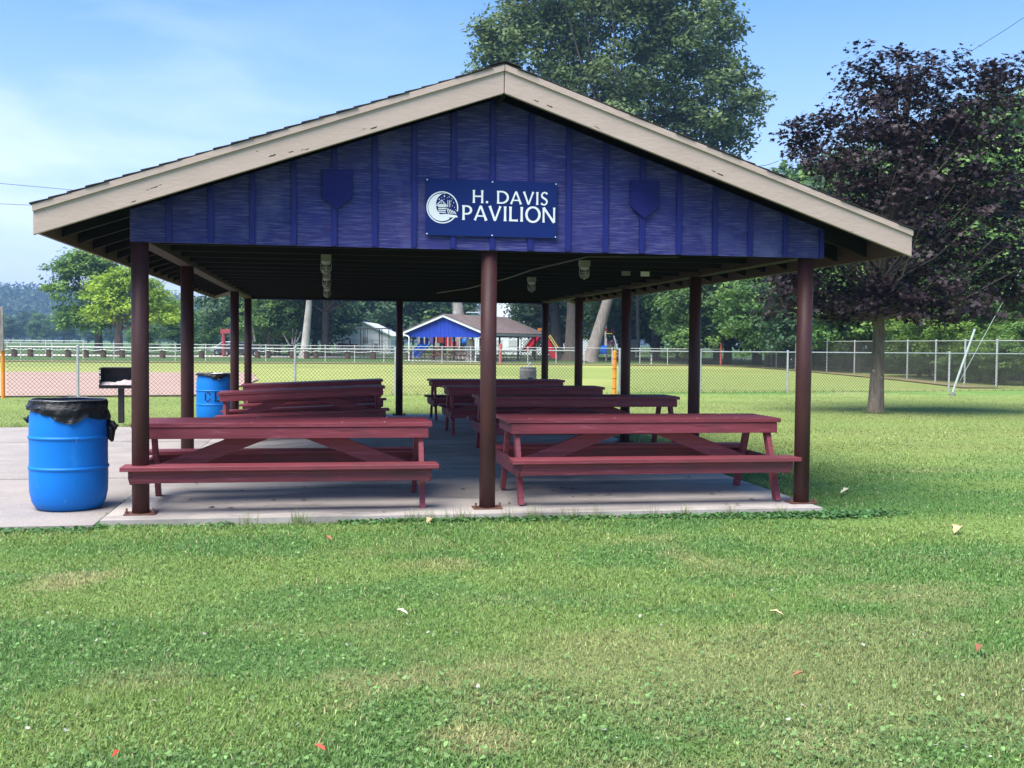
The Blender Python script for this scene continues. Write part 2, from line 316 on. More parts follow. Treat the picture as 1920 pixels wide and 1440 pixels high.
mpp = n_.new('ShaderNodeMapping'); mpp.inputs['Scale'].default_value = (1,.45,1); l_.new(tco.outputs['Object'], mpp.inputs[0]); l_.new(mpp.outputs[0], nt1.inputs[0])
mrr = n_.new('ShaderNodeMapRange'); mrr.inputs[1].default_value = .3; mrr.inputs[2].default_value = .7; mrr.inputs[3].default_value = .62; mrr.inputs[4].default_value = 1.3; l_.new(nt1.outputs[0], mrr.inputs[0])
hvv = n_.new('ShaderNodeHueSaturation'); l_.new(at_.outputs['Color'], hvv.inputs['Color']); l_.new(mrr.outputs[0], hvv.inputs['Value']); l_.new(hvv.outputs[0], p_.inputs['Base Color'])
p_.inputs['Roughness'].default_value = .9; p_.inputs['Specular IOR Level'].default_value = .1
bb = n_.new('ShaderNodeBump'); bb.inputs['Strength'].default_value = .6; bb.inputs['Distance'].default_value = .03; l_.new(nt1.outputs[0], bb.inputs['Height']); l_.new(bb.outputs[0], p_.inputs['Normal'])
me = np_mesh('lawn_ground', np.stack([X.ravel(), Y.ravel(), Z.ravel()], -1), F, gm, True)
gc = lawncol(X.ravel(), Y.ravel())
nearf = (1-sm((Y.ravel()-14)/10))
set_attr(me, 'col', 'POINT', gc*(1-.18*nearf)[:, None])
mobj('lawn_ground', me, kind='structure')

# infield clay, warning track, gravel drive: thin sheets laid on the turf
def sheet(name, outline, z, m, holes=None, jag=0):
    b = MB(); n = len(outline); b.add([(x, y, z) for x, y in outline], [tuple(range(n))]); o = b.obj(name, m); o['kind'] = 'structure'; return o
cl = []
for t in np.linspace(0, 1, 30): cl.append((-60+58.0*t + 0, 41.6-.2*math.sin(t*9)+random.uniform(-.15,.15)))
for t in np.linspace(0, 1, 16): cl.append((-2.0+ .9*math.sin(t*math.pi)+random.uniform(-.12,.12), 41.4-20.6*t))
cl.append((-2.4, 20.5)); cl.append((-60, 12.4))
sheet('infield_clay', cl, -.012, CLAY)
tr = [(x, 63.2+random.uniform(-.25,.25)) for x in np.linspace(-70, 30, 60)] + [(x, 66.6+random.uniform(-.2,.2)) for x in np.linspace(32, -70, 60)]
sheet('warning_track', tr, -.010, DIRT)
tr2 = [(29.6,62),(28.2,46),(26.8,36),(25.4,29),(24.6,25.2),(34,25.4),(34,24),(26.4,26.0),(27.6,36),(29.3,47),(31.2,62)]
sheet('bare_soil_strip', [(30.2,62),(28.6,47.5),(26.9,36),(25.3,29),(24.6,26.6),(26.4,26.6),(26.6,29),(28.1,36),(29.6,47.5),(31.4,62)], -.008, DIRT)
sheet('gravel_drive', [(-90,85.5),(-3,88),(30,95),(60,96),(60,102),(-90,93)], -.012, GRAVEL)

# pavement slabs on the left
pv = MB().box(-20,-.27,-.42,10.95,-.40,-.16).obj('pavement', M('dark_joint_filler', (.05,.045,.04), rough=.95)); pv['kind'] = 'structure'
def slabgrid(name, x0, x1, y0, y1, top, m, parent, skew=0.0, nx=14, ny=12):
    xs = np.linspace(x0, x1, nx); ys = np.linspace(0, 1, ny); V = []; 
    for t in ys:
        for x in xs:
            y = lerp(y0 + skew*(x-x1), y1 + skew*(x-x1), t) if skew else lerp(y0, y1, t); V.append((x, y, top + float(sag(x, y))))
    n = nx*ny; b = MB(); F_ = [(j*nx+i, j*nx+i+1, (j+1)*nx+i+1, (j+1)*nx+i) for j in range(ny-1) for i in range(nx-1)]
    rim = [i for i in range(nx)] + [j*nx+nx-1 for j in range(1, ny)] + [(ny-1)*nx+i for i in range(nx-2, -1, -1)] + [j*nx for j in range(ny-2, 0, -1)]
    k = len(V); V += [(V[i][0], V[i][1], V[i][2]-.12) for i in rim]
    for q in range(len(rim)): a_, b_ = rim[q], rim[(q+1) % len(rim)]; F_.append((b_, a_, k+q, k+(q+1) % len(rim)))
    b.add(V, F_); return b.obj(name, m, parent)
for (x0, x1) in ((-9.2,-4.72),(-4.70,-.30)):
    for (y0, y1) in ((-.42,2.60),(2.65,7.98),(8.04,10.95)):
        slabgrid('pavement_slab', x0, x1, y0, y1, -.018, PAVE, pv)
# pavilion floor: two poured panels
fl = MB().box(-.2,5.98,-.25,12.4,-.32,-.12).obj('pavilion_floor', SLAB); fl['kind'] = 'structure'
slabgrid('floor_panel', -.27, 6.03, -.31, 5.62, 0, SLAB, fl, nx=20, ny=16)
slabgrid('floor_panel', -.27, 6.03, 5.645, 12.45, 0, SLAB, fl, nx=20, ny=20)
# cracks in the slab, real grooves filled with dirt: thin dark strips
ck = MB(); pts = [(-.2,5.9),(.05,5.5),(.15,5.1),(.32,4.8),(.36,4.3),(.55,4.0)]
for a_, b_ in zip(pts[:-1], pts[1:]): ck.beam((*a_, float(sag(*a_))+.001), (*b_, float(sag(*b_))+.001), .012, .004)
ck.obj('floor_crack', BLACKPAINT, fl)
# dead leaves and litter blown onto the slab
lt = MB()
for k in range(46):
    x = random.uniform(.2,5.9); y = random.choice([random.uniform(-.2,1.5), random.uniform(1.5,6)]); s = random.uniform(.012,.035); a_ = random.uniform(0,6.28)
    lt.add([(x+s*math.cos(a_+q), y+s*.7*math.sin(a_+q), .006+.012*random.random()+float(sag(x,y))) for q in (0,1.3,2.6,3.9,5.1)], [(0,1,2,3,4)])
lt.obj('leaf_litter', M('brown_litter', (.12,.08,.05), rough=.9), None, kind='stuff')
bpy.data.objects['leaf_litter']['label'] = 'tiny brown leaf scraps scattered on the pavilion floor'

# ------------------------------------------------------------------ grass blades
GRASS, gn, gl, gp = nodes('grass_blades')
ga = gn.new('ShaderNodeAttribute'); ga.attribute_name = 'col'; gl.new(ga.outputs['Color'], gp.inputs['Base Color']); gp.inputs['Roughness'].default_value = .5; gp.inputs['Specular IOR Level'].default_value = .3
gt = gn.new('ShaderNodeBsdfTranslucent'); gl.new(ga.outputs['Color'], gt.inputs[0]); gxm = gn.new('ShaderNodeMixShader'); gxm.inputs[0].default_value = .35
gl.new(gp.outputs[0], gxm.inputs[1]); gl.new(gt.outputs[0], gxm.inputs[2]); gl.new(gxm.outputs[0], gn['Material Output'].inputs[0])
def masked(x, y):
    slab = (x > -.26) & (x < 6.04) & (y > -.31) & (y < 12.43)
    pave = (x < -.29) & (y > -.42) & (y < 10.95)
    return ~(slab | pave)
def blades(N, d0, d1, two):
    u = rng.random(N); d = d0*(d1/d0)**u
    th = R(-41) + R(82)*rng.random(N) + math.atan2(CF[0], CF[1])
    x = CAM[0] + d*np.sin(th); y = CAM[1] + d*np.cos(th)
    k = masked(x, y); x, y, d = x[k], y[k], d[k]; n = len(x)
    sc = np.clip(d/5.0, .85, 2.6)
    h = (.017+.019*rng.random(n))*(1+.10*(sc-1)); w = (.0020+.0018*rng.random(n))*sc*1.1
    hf = .6+.8*fbm(x*1.3+9, y*1.5, 77); h = h*hf
    az = rng.random(n)*2*np.pi; tilt = R(22)+R(62)*rng.random(n)**.9
    dx, dy = np.cos(az), np.sin(az); sx, sy = -dy, dx
    z0 = gz(x, y) - .004 + (fbm(x*.7, y*.7, 3)-.5)*.03
    lx = h*np.sin(tilt); lz = h*np.cos(tilt)
    P = lambda a_, s_, hz: np.stack([x+dx*lx*a_+sx*w*s_, y+dy*lx*a_+sy*w*s_, z0+lz*hz], -1)
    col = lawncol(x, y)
    v = np.exp(rng.normal(0, .21, n))[:, None]; col = col*v
    straw = rng.random(n) < .04; col[straw] = np.array([.42,.36,.19])*v[straw]
    hi = rng.random(n) < .10; col[hi] = col[hi]*1.45 + .02
    if two:
        V = np.stack([P(0,-1,0), P(0,1,0), P(.42,-.8,.6), P(.42,.8,.6), P(1,0,1)], 1); 
        b = np.arange(n)[:, None]*5; F_ = np.concatenate([b+np.array([0,1,3]), b+np.array([0,3,2]), b+np.array([2,3,4])], 1).reshape(-1, 3); cc = np.repeat(col, 5, 0)
        tip = np.tile(np.array([.8,.8,1,1,1.12]), n)[:, None]; cc = cc*tip
    else:
        V = np.stack([P(0,-1,0), P(0,1,0), P(1,0,1)], 1); F_ = (np.arange(n*3)).reshape(-1, 3); cc = np.repeat(col, 3, 0)
    return V.reshape(-1, 3), F_, cc
def grass_obj(name, label, N, d0, d1, two):
    V, F_, cc = blades(N, d0, d1, two); me = np_mesh(name, V, F_, GRASS); set_attr(me, 'col', 'POINT', cc.astype(np.float32))
    o = mobj(name, me, kind='stuff'); o['label'] = label; return o
grass_obj('grass', 'short mown lawn grass in the foreground', 260000, 2.7, 4.7, True)
grass_obj('grass', 'short mown lawn grass just in front of the pavilion', 560000, 4.7, 9.5, False)
grass_obj('far_grass', 'mown lawn grass beside and behind the pavilion', 520000, 9.5, 38, False)
# clover and other broad leaves in the turf
def broadleaves(name, label, pts, size, cols, zf, mat=GRASS, tri=6, lift=(.01,.045)):
    x, y = pts; n = len(x); r_ = size*(.6+.8*rng.random(n)); a_ = rng.random(n)*6.28
    nx_, ny_ = rng.normal(0,.35,n), rng.normal(0,.35,n); z = zf(x, y)+lift[0]+(lift[1]-lift[0])*rng.random(n)
    V = []
    for k in range(tri):
        t = a_+2*np.pi*k/tri; rr = r_*(1-.25*(k % 2)); dx, dy = rr*np.cos(t), rr*np.sin(t); V.append(np.stack([x+dx, y+dy, z-dx*nx_-dy*ny_], -1))
    V = np.stack(V, 1).reshape(-1, 3); F_ = np.arange(n*tri).reshape(n, tri); cc = np.repeat(cols*np.exp(rng.normal(0,.25,n))[:, None], tri, 0)
    me = np_mesh(name, V, F_, mat); set_attr(me, 'col', 'POINT', cc.astype(np.float32)); o = mobj(name, me, kind='stuff'); o['label'] = label; return o
N = 100000; d = 2.8*(11/2.8)**rng.random(N); th = R(-41)+R(82)*rng.random(N)+math.atan2(CF[0],CF[1]); x = CAM[0]+d*np.sin(th); y = CAM[1]+d*np.cos(th)
dens = sm((fbm(x*1.1+30, y*1.4, 21)-.44)/.16)
k = masked(x, y) & (rng.random(N) < .10+.26*dens); x, y = x[k], y[k]
cv = np.tile(np.array([.150,.26,.080]), (len(x),1)); wf = rng.random(len(x)) < .012; cv[wf] = (.55,.52,.45)
broadleaves('clover', 'low clover leaves growing through the lawn', (x, y), .0085, cv, lambda a_, b_: gz(a_, b_), tri=6)
# ground ivy along the slab edge
N = 4200; x = rng.uniform(-2.2, 6.35, N); wd = np.where(x > 4.6, .15, .085)*(1+.8*fbm(x*2, x*0, 3)); y = np.where(x < -.29, -.50, -.37)-np.abs(rng.normal(0,1,N))*wd*.62 + .05
k = rng.random(N) < np.where(x > 4.4, 1, np.where(x < 1, .75, .9)*sm((fbm(x*2.2, x*0+4, 8)-.32)/.25)); x, y = x[k], y[k]
x2 = rng.uniform(-.31,-.235,700); y2 = rng.uniform(-.3,1.0,700); x = np.concatenate([x, x2]); y = np.concatenate([y, y2])
x3 = 6.05+np.abs(rng.normal(0,.09,1500)); y3 = rng.uniform(-.4,12,1500); x = np.concatenate([x, x3]); y = np.concatenate([y, y3])
x4 = rng.normal(6.1,.26,1500); y4 = -.36-np.abs(rng.normal(0,.10,1500))+.06*(x4>6.05)*rng.random(1500); x = np.concatenate([x, x4]); y = np.concatenate([y, y4])
broadleaves('ground_ivy', 'dark green creeping weeds along the front edge of the slab', (x, y), .019, np.tile(np.array([.085,.19,.06]), (len(x),1)), lambda a_, b_: gz(a_, b_), tri=6, lift=(.004,.028))
# a few taller uncut tufts against the slab and the posts
def tufts(centres, n, hh):
    V = []; cc = []
    for (x0, y0, z0) in centres:
        m_ = n; ax = rng.random(m_)*6.28; L = hh*(.5+.7*rng.random(m_)); ti = R(5)+R(45)*rng.random(m_); bx = x0+rng.normal(0,.035,m_); by = y0+rng.normal(0,.02,m_); w = .0025
        for i in range(m_):
            dx, dy = math.cos(ax[i]), math.sin(ax[i]); l1 = L[i]*math.sin(ti[i]); l2 = L[i]*math.cos(ti[i])
            V += [(bx[i]-dy*w, by[i]+dx*w, z0), (bx[i]+dy*w, by[i]-dx*w, z0), (bx[i]+dx*l1, by[i]+dy*l1, z0+l2)]
            c = random.choice([(.12,.22,.05),(.16,.26,.07),(.35,.32,.16)]); cc += [c]*3
    me = np_mesh('uncut_grass_tufts', np.array(V), np.arange(len(V)).reshape(-1,3), GRASS); set_attr(me, 'col', 'POINT', np.array(cc)); return me
cts = [(x, -.36, -.05) for x in (.9,1.3,1.36,2.25,2.3,2.42,2.6,2.66,2.75,3.1,3.3,3.35,3.6,3.72,3.9,4.4,4.7,5.1,5.6)] + [(random.uniform(6.06,6.13), random.uniform(0,12), -.05) for k in range(20)] + [(x, 12.5, -.12) for x in np.linspace(-.2,6.1,30)] + [(-.35-random.random()*4, 11.0, -.15) for k in range(18)] \
    + [(x, 20.6+.165*x-.02, -.05) for x in np.linspace(-6.5, 26, 90)] + [(13.87+.25*math.cos(q), 13.21+.25*math.sin(q), -.05) for q in np.linspace(0,6,16)]
o = mobj('uncut_grass_tufts', tufts(cts, 26, .15), kind='stuff'); o['label'] = 'longer uncut grass tufts along the slab and fence'

# fallen leaves lying on the lawn
LEAFT = {'tan': M('tan_dry_leaf', (.58,.42,.24), rough=.7), 'brown': M('brown_dry_leaf', (.30,.13,.07), rough=.8), 'red': M('red_dry_leaf', (.55,.07,.04), rough=.7), 'cream': M('cream_dry_leaf', (.72,.62,.42), rough=.7)}
for (x, y, s, kind, lab) in [
    (1.97,-3.57,.034,'cream','cream fallen leaf on the lawn below the middle post'),
    (1.57,-1.28,.038,'brown','curled brown fallen leaf in the grass below the left table'),
    (1.54,-5.51,.024,'red','bright red fallen leaf at the bottom edge of the lawn'),
    (6.63,-1.49,.075,'tan','long tan fallen leaf in the grass right of the corner post'),
    (4.03,-3.87,.036,'tan','oval orange-tan fallen leaf alone on the lawn below the right table'),
    (4.75,-4.65,.035,'brown','crumpled brown fallen leaf on the lawn at far right foreground'),
    (3.67,-4.93,.028,'brown','small upright brown fallen leaf in dry grass'),
    (6.8,.76,.065,'cream','pale fallen leaf on the grass beside the right corner post'),
    (2.4,-.56,.05,'tan','tan fallen leaf in the weeds at the slab edge left of the middle post'),
    (.82,-5.46,.02,'red','small red fallen leaf at the lower left of the lawn')]:
    b = MB(); a_ = random.uniform(0,3); z = -.02; pts = []
    prof = [(1,0),(.75,.28),(.35,.42),(.1,.62),(-.2,.36),(-.7,.30),(-1.1,0),(-.7,-.34),(-.2,-.40),(.05,-.60),(.4,-.38),(.8,-.26)]
    for u, w in prof:
        uu, ww = u*s, w*s; pts.append((uu*math.cos(a_)-ww*math.sin(a_), uu*math.sin(a_)+ww*math.cos(a_), abs(w)*s*.9+s*.25*u))
    b.add([(0,0,s*.1)] + pts, [(0, i+1, (i+1) % 12+1) for i in range(12)])
    o = b.obj('fallen_leaf', LEAFT[kind]); o.location = (x, y, z+.012); o['label'] = lab; o['category'] = 'leaf'; o['group'] = 'fallen leaves on the lawn'

# ------------------------------------------------------------------ the pavilion
PVL = thing('pavilion', 'open picnic pavilion with tan gable trim, blue gable boards and brown pipe posts', 'pavilion', (2.98,0,0))
PO = (2.98, 0, 0)
XM, HW, ZE, ZA, FT, OV, YB = 3.01, 3.725, 2.289, 3.566, .235, .513, 12.72
SL = (ZA-ZE)/HW
def zb(x): return ZA - SL*abs(x-XM)      # underside line of the gable trim
def make_post(x, y, zt, lean=(0,0), bolts=True):
    z0 = float(sag(x, y)); b = MB(); b.tube([(x,y,z0+.012),(x+lean[0]*.5,y,1.2),(x+lean[0],y+lean[1],zt)], .072, 20)
    p = b.obj('post', BROWN, PVL, smooth=False, origin=PO)
    for pl in p.data.polygons:
        if len(pl.vertices) == 4: pl.use_smooth = True
    b = MB(); b.box(x-.13,x+.13,y-.085,y+.085,z0+.0,z0+.012); q = b.obj('base_plate', RUSTY, p, origin=PO, bevel=.003)
    for sx in (-1,1):
        b = MB(); b.lathe([(.016,.012),(.016,.03),(.009,.032),(.009,.055)], 6, (x+sx*.108, y-.04, z0)); b.obj('anchor_bolt', RUSTY, p, origin=PO)
    return p
for x, y in [(0,0),(2.97,0),(5.96,0),(0,3.05),(0,9.19),(0,12.22),(5.96,3.05),(5.96,6.12),(5.96,9.19),(5.96,12.22),(2.97,12.22)]:
    make_post(x, y, 2.30)
# side beams and their eave boards, rafters, ties
MB().box(-.07,.07,-.06,12.36,2.30,2.575).obj('side_beam', BEAMWOOD, PVL, origin=PO, bevel=.004)
MB().box(5.89,6.03,-.06,12.36,2.30,2.575).obj('side_beam', BEAMWOOD, PVL, origin=PO, bevel=.004)
for s in (-1,1):
    xe = XM+s*HW; b = MB(); b.box(min(xe, xe-s*.035), max(xe, xe-s*.035), -OV+.03, YB-.03, 2.31, 2.50); b.obj('eave_board', M('brown_eave_paint_%d' % (s+1), (.13,.085,.06), (.09,.055,.04), 4, (9,.5,9), rough=.7), PVL, origin=PO)
y = -.36; k = 0
while y < YB-.2:
    for s in (-1,1):
        xe = XM+s*(HW-.037); b = MB()
        poly = [(XM+s*.02, zb(XM)+.045+.0), (XM+s*.02, zb(XM)+.045+.145), (xe, zb(xe)+.045+.145), (xe, zb(xe)+.045)]
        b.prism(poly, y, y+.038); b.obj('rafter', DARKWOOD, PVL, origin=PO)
    y += .61
for y in [.58+.725*k for k in range(16)]:
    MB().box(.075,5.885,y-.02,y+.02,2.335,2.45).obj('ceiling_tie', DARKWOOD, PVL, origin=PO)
    b = MB()
    for s in (-1,1): b.beam((XM+s*1.5,y,2.45),(XM+s*.15,y,zb(XM)+.04),.038,.07)
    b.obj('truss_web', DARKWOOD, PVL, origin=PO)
# roof deck panels and shingle courses
for s in (-1,1):
    for j in range(5):
        y0 = -OV+.03+j*(YB+OV-.06)/5; y1 = -OV+.03+(j+1)*(YB+OV-.06)/5-.004
        poly = [(XM, ZA+.192), (XM, ZA+.212), (XM+s*(HW-.04), zb(XM+HW-.04)+.212), (XM+s*(HW-.04), zb(XM+HW-.04)+.192)]
        MB().prism(poly, y0, y1).obj('deck_panel', PLY, PVL, origin=PO)
    n = 27
    for k in range(n):
        t0 = k/n; t1 = (k+1.25)/n if k < n-1 else 1.0
        xo = XM+s*(HW+.02)*(1-t0); xi = XM+s*(HW+.02)*(1-min(t1,1)); j = random.uniform(-.012,.012)
        zo = ZA+FT+.006-SL*abs(xo-XM); zi = ZA+FT+.003-SL*abs(xi-XM)
        poly = [(xo, zo+.016), (xo, zo+.004), (xi, zi), (xi, zi+.006)]
        MB().prism(poly, -OV-.022+j, YB+.02+j).obj('shingle_course', SHINGLE, PVL, origin=PO)
rc = MB().prism([(XM-.14, ZA+FT-.02), (XM, ZA+FT+.032), (XM+.14, ZA+FT-.02), (XM, ZA+FT+.022)], -OV-.03, YB+.03); rc.obj('ridge_cap', SHINGLE, PVL, origin=PO)
for yf, dy in ((-OV,.035),(YB-.035,.035)):
    for s in (-1,1):
        xe = XM+s*HW; g = .003
        poly = [(XM+s*g, ZA), (XM+s*g, ZA+FT), (xe, ZE+FT), (xe, ZE)]
        MB().prism(poly, yf, yf+dy).obj('fascia_board', TAN, PVL, origin=PO, bevel=.004)
        yy0, yy1 = (yf-.018, yf-.0005) if yf < 0 else (yf+dy+.0005, yf+dy+.018)
        poly = [(XM+s*g, ZA+FT-.05), (XM+s*g, ZA+FT+.001), (xe, ZE+FT+.001), (xe, ZE+FT-.05)]
        MB().prism(poly, yy0, yy1).obj('rake_trim', TAN, PVL, origin=PO)
    # soffit ledger behind the fascia
# eave ends of the fascia corner
# small flaked patches where the tan paint has come off the trim
def on_plane(px, py, yy):
    d_ = bearing(px, py, 1)-CAM; return CAM + d_*((yy-CAM[1])/d_[1])
b = MB()
for px, py, s_ in [(250,378,.02),(276,356,.012),(284,353,.015),(291,351,.02),(300,347,.012),(510,292,.03),(545,285,.02),(566,281,.012),(575,280,.018),(682,242,.012),(700,240,.03),(1005,189,.022),(1030,199,.028),(1118,238,.016),(1122,241,.012),(1338,321,.02),(1350,327,.03),(1597,434,.01)]:
    c = on_plane(px, py, -OV-.0008); sl = SL if c[0] < XM else -SL
    b.add([(c[0]+s_*u, c[1], c[2]+s_*u*sl+s_*v) for u, v in ((-1,-.08),(-.4,.22),(.2,.12),(.9,.25),(1,-.1),(.3,-.2),(-.3,-.12))], [tuple(range(7))])
b.obj('flaked_paint', DARKWOOD, PVL, origin=PO, kind='stuff')
# gable walls
for yg, s_ in ((-.10,-1),(12.33,1)):
    x0, x1 = -.06, 6.08
    for (a_, b_) in ((x0,1.94),(1.943,4.31),(4.313,x1)):
        pts = [(a_, 2.29), (b_, 2.29), (b_, zb(b_)+.04)]
        if a_ < XM < b_: pts.append((XM, zb(XM)+.04))
        pts.append((a_, zb(a_)+.04))
        MB().prism(pts, yg-.008, yg+.008).obj('siding_panel', BLUE, PVL, origin=PO)
    if yg < 0:
        for k in range(17):
            x = .25+.3407*k; jx = random.uniform(-.004,.004)
            MB().prism([(x-.024+jx,2.294),(x+.024+jx,2.294),(x+.024,zb(x+.02)+.035),(x-.024,zb(x-.02)+.035)], yg-.029, yg-.0085).obj('batten', BATTEN, PVL, origin=PO, bevel=.003)
        MB().prism([(x1-.045,2.292),(x1,2.292),(x1,zb(x1)+.03),(x1-.045,zb(x1-.04)+.03)], yg-.026, yg-.0085).obj('corner_trim', BATTEN, PVL, origin=PO)
        for cx in (1.635, 4.35):
            MB().prism([(cx-.13,2.94),(cx-.13,2.705),(cx,2.60),(cx+.13,2.705),(cx+.13,2.94)], yg-.05, yg-.030)  .obj('shield_plaque', SHIELDM, PVL, origin=PO, bevel=.004)
    MB().box(-.02,6.0,yg-.008-s_*.05,yg+.008-s_*.03,2.305,2.42).obj('gable_header', DARKWOOD, PVL, origin=PO)
# ridge board
MB().box(XM-.018,XM+.018,-.45,YB-.05,ZA-.02,ZA+.18).obj('ridge_board', DARKWOOD, PVL, origin=PO)

# sign -------------------------------------------------------------
SG = thing('pavilion_sign', 'navy sign with white lettering H. DAVIS PAVILION on the blue gable', 'sign', (2.97,-.14,2.65))
SO = (2.97,-.14,2.65)
MB().box(2.39,3.55,-.142,-.132,2.405,2.895).obj('sign_board', NAVY, SG, origin=SO, bevel=.002)
ys = [-.1435]
def flat(b, poly):
    ys[0] -= .00025; yy = ys[0]; n = len(poly)
    b.add([(x, yy, z) for x, z in poly], [tuple(range(n))])
def flare(b, p0, p1, w, f0=1.35, f1=1.35):
    (x0,z0),(x1,z1) = p0,p1; L = math.hypot(x1-x0, z1-z0); tx, tz = (x1-x0)/L, (z1-z0)/L; nx_, nz_ = -tz, tx
    st = [(0,f0),(.10,1.08 if f0>1 else 1),(.5,.94),(.90,1.08 if f1>1 else 1),(1,f1)]
    lf = [(x0+tx*L*t+nx_*w/2*k, z0+tz*L*t+nz_*w/2*k) for t, k in st]; rt = [(x0+tx*L*t-nx_*w/2*k, z0+tz*L*t-nz_*w/2*k) for t, k in st]
    flat(b, lf+rt[::-1])
def band(b, pts, ws):
    ys[0] -= .00025; yy = ys[0]; n = len(pts); V = []
    for i, (x, z) in enumerate(pts):
        xa, za = pts[max(i-1,0)]; xb_, zb_ = pts[min(i+1,n-1)]; L = math.hypot(xb_-xa, zb_-za) or 1; nx_, nz_ = -(zb_-za)/L, (xb_-xa)/L
        V += [(x+nx_*ws[i]/2, yy, z+nz_*ws[i]/2), (x-nx_*ws[i]/2, yy, z-nz_*ws[i]/2)]
    b.add(V, [(2*i, 2*i+1, 2*i+3, 2*i+2) for i in range(n-1)])
def letter(ch, x, z, h, wd):
    b = MB(); w = h*.155; ys[0] = -.1435
    q = lambda u, v: (x+u*wd, z+v*h)
    if ch == 'H': flare(b,q(.12,0),q(.12,1),w); flare(b,q(.88,0),q(.88,1),w); flare(b,q(.12,.52),q(.88,.52),w*.75,1,1)
    elif ch == '.': flat(b,[(x+wd*.5+w*.62*math.cos(t),z+w*.6+w*.62*math.sin(t)) for t in np.linspace(0,6.28,13)[:-1]])
    elif ch == 'I': flare(b,q(.5,0),q(.5,1),w)
    elif ch == 'L': flare(b,q(.18,0),q(.18,1),w); flare(b,q(.1,.065),q(.98,.065),w*.8,1,1.5)
    elif ch == 'V': flare(b,q(.06,1),q(.5,.0),w,1.3,.8); flare(b,q(.94,1),q(.5,.0),w*.85,1.3,.8)
    elif ch == 'A': flare(b,q(.05,0),q(.5,1),w*.85,1.3,.8); flare(b,q(.95,0),q(.5,1),w,1.3,.8); flare(b,q(.22,.3),q(.8,.3),w*.65,1,1)
    elif ch == 'N': flare(b,q(.1,-.02),q(.1,1),w*.85); flare(b,q(.9,0),q(.9,1.02),w*.85); flare(b,q(.1,1),q(.9,-.02),w,1.1,1.1)
    elif ch == 'O':
        t = np.linspace(0,2*np.pi,33); band(b,[q(.5+.46*math.cos(a_),.5+.5*math.sin(a_)) for a_ in t],[w*(.8+.3*abs(math.cos(a_))) for a_ in t])
    elif ch == 'D':
        flare(b,q(.1,0),q(.1,1),w); t = np.linspace(-np.pi/2,np.pi/2,19)
        band(b,[q(.1,.065)]+[q(.38+.55*math.cos(a_),.5+.44*math.sin(a_)) for a_ in t]+[q(.1,.935)],[w*.75]+[w*(.75+.35*math.cos(a_)) for a_ in t]+[w*.75])
    elif ch == 'P':
        flare(b,q(.14,0),q(.14,1),w); t = np.linspace(-np.pi/2,np.pi/2,15)
        band(b,[q(.14,.42)]+[q(.45+.42*math.cos(a_),.68+.26*math.sin(a_)) for a_ in t]+[q(.14,.94)],[w*.7]+[w*(.7+.35*math.cos(a_)) for a_ in t]+[w*.7])
    elif ch == 'S':
        pts = [(.86,.86),(.72,.95),(.5,.985),(.27,.92),(.15,.77),(.22,.62),(.45,.53),(.68,.44),(.84,.30),(.76,.11),(.52,.02),(.28,.04),(.08,.14)]
        band(b,[q(u,v) for u,v in pts],[w*1.1,w*.8,w*.75,w*.8,w*.95,w*1.05,w*1.1,w*1.05,w*.95,w*.8,w*.75,w*.8,w*1.15])
    b.obj('letter', WHITE, SG, origin=SO)
def word(txt, x0, x1, z, h, widths):
    tot = sum(widths[c] for c in txt); k = (x1-x0)/tot; x = x0
    for c in txt:
        wv = widths[c]*k
        if c != ' ': letter(c, x+wv*.07, z, h, wv*.86)
        x += wv
WD = {'H':1.0,'.':.42,' ':.5,'D':1.08,'A':1.02,'V':.98,'I':.42,'S':.72,'P':.82,'L':.74,'O':1.16,'N':1.08}
word('H. DAVIS', 2.79, 3.475, 2.695, .112, WD)
word('PAVILION', 2.70, 3.545, 2.545, .128, WD)
# round emblem: ring, crescent moon, river boat, bridge and stars
b = MB(); ys[0] = -.1435; cx, cz, rr = 2.535, 2.648, .138
t = np.linspace(0.05, 2*np.pi-.38, 49)
band(b, [(cx+rr*.965*math.cos(a_-.28), cz+rr*.965*math.sin(a_-.28)) for a_ in t], [rr*.075]*49)
P1 = [(cx-.005+rr*.86*math.cos(a_), cz+rr*.86*math.sin(a_)) for a_ in np.linspace(R(78), R(305), 30)]
P2 = [(cx+.035+rr*.66*math.cos(a_), cz+.022+rr*.74*math.sin(a_)) for a_ in np.linspace(R(285), R(95), 30)]
ys[0] -= .00025; V = [(x, ys[0], z) for x, z in P1] + [(x, ys[0], z) for x, z in P2[::-1]]
b.add(V, [(i, i+1, 31+i, 30+i) for i in range(29)])
e = lambda u, v: (cx+u*rr, cz+v*rr)
flat(b, [e(-.28,-.45), e(.30,-.62), e(.98,-.60), e(.90,-.47), e(.2,-.40)])
for k in range(5): flat(b, [e(-.26,-.33+.115*k), e(.22-.0*k,-.33+.115*k), e(.22,-.27+.115*k), e(-.26,-.27+.115*k)])
for k in range(5):
    u = .28+.12*k; band(b, [e(u-.02,-.02-.05*k), e(u+.06,-.18-.04*k), e(u+.10,-.40)], [rr*.05]*3)
for u in (.34,.46): flat(b, [e(u-.018,.02), e(u+.018,.02), e(u+.018,.46), e(u-.018,.46)])
band(b, [e(-.38,.13), e(-.05,.46), e(.26,.13)], [rr*.05]*3); flat(b, [e(-.42,.07), e(.32,.07), e(.32,.12), e(-.42,.12)])
for u in (-.25,-.15,-.05,.05,.15): flat(b, [e(u-.012,.12), e(u+.012,.12), e(u+.012,.12+.27*(1-abs(u+.05)*2.6)), e(u-.012,.12+.27*(1-abs(u+.05)*2.6))])
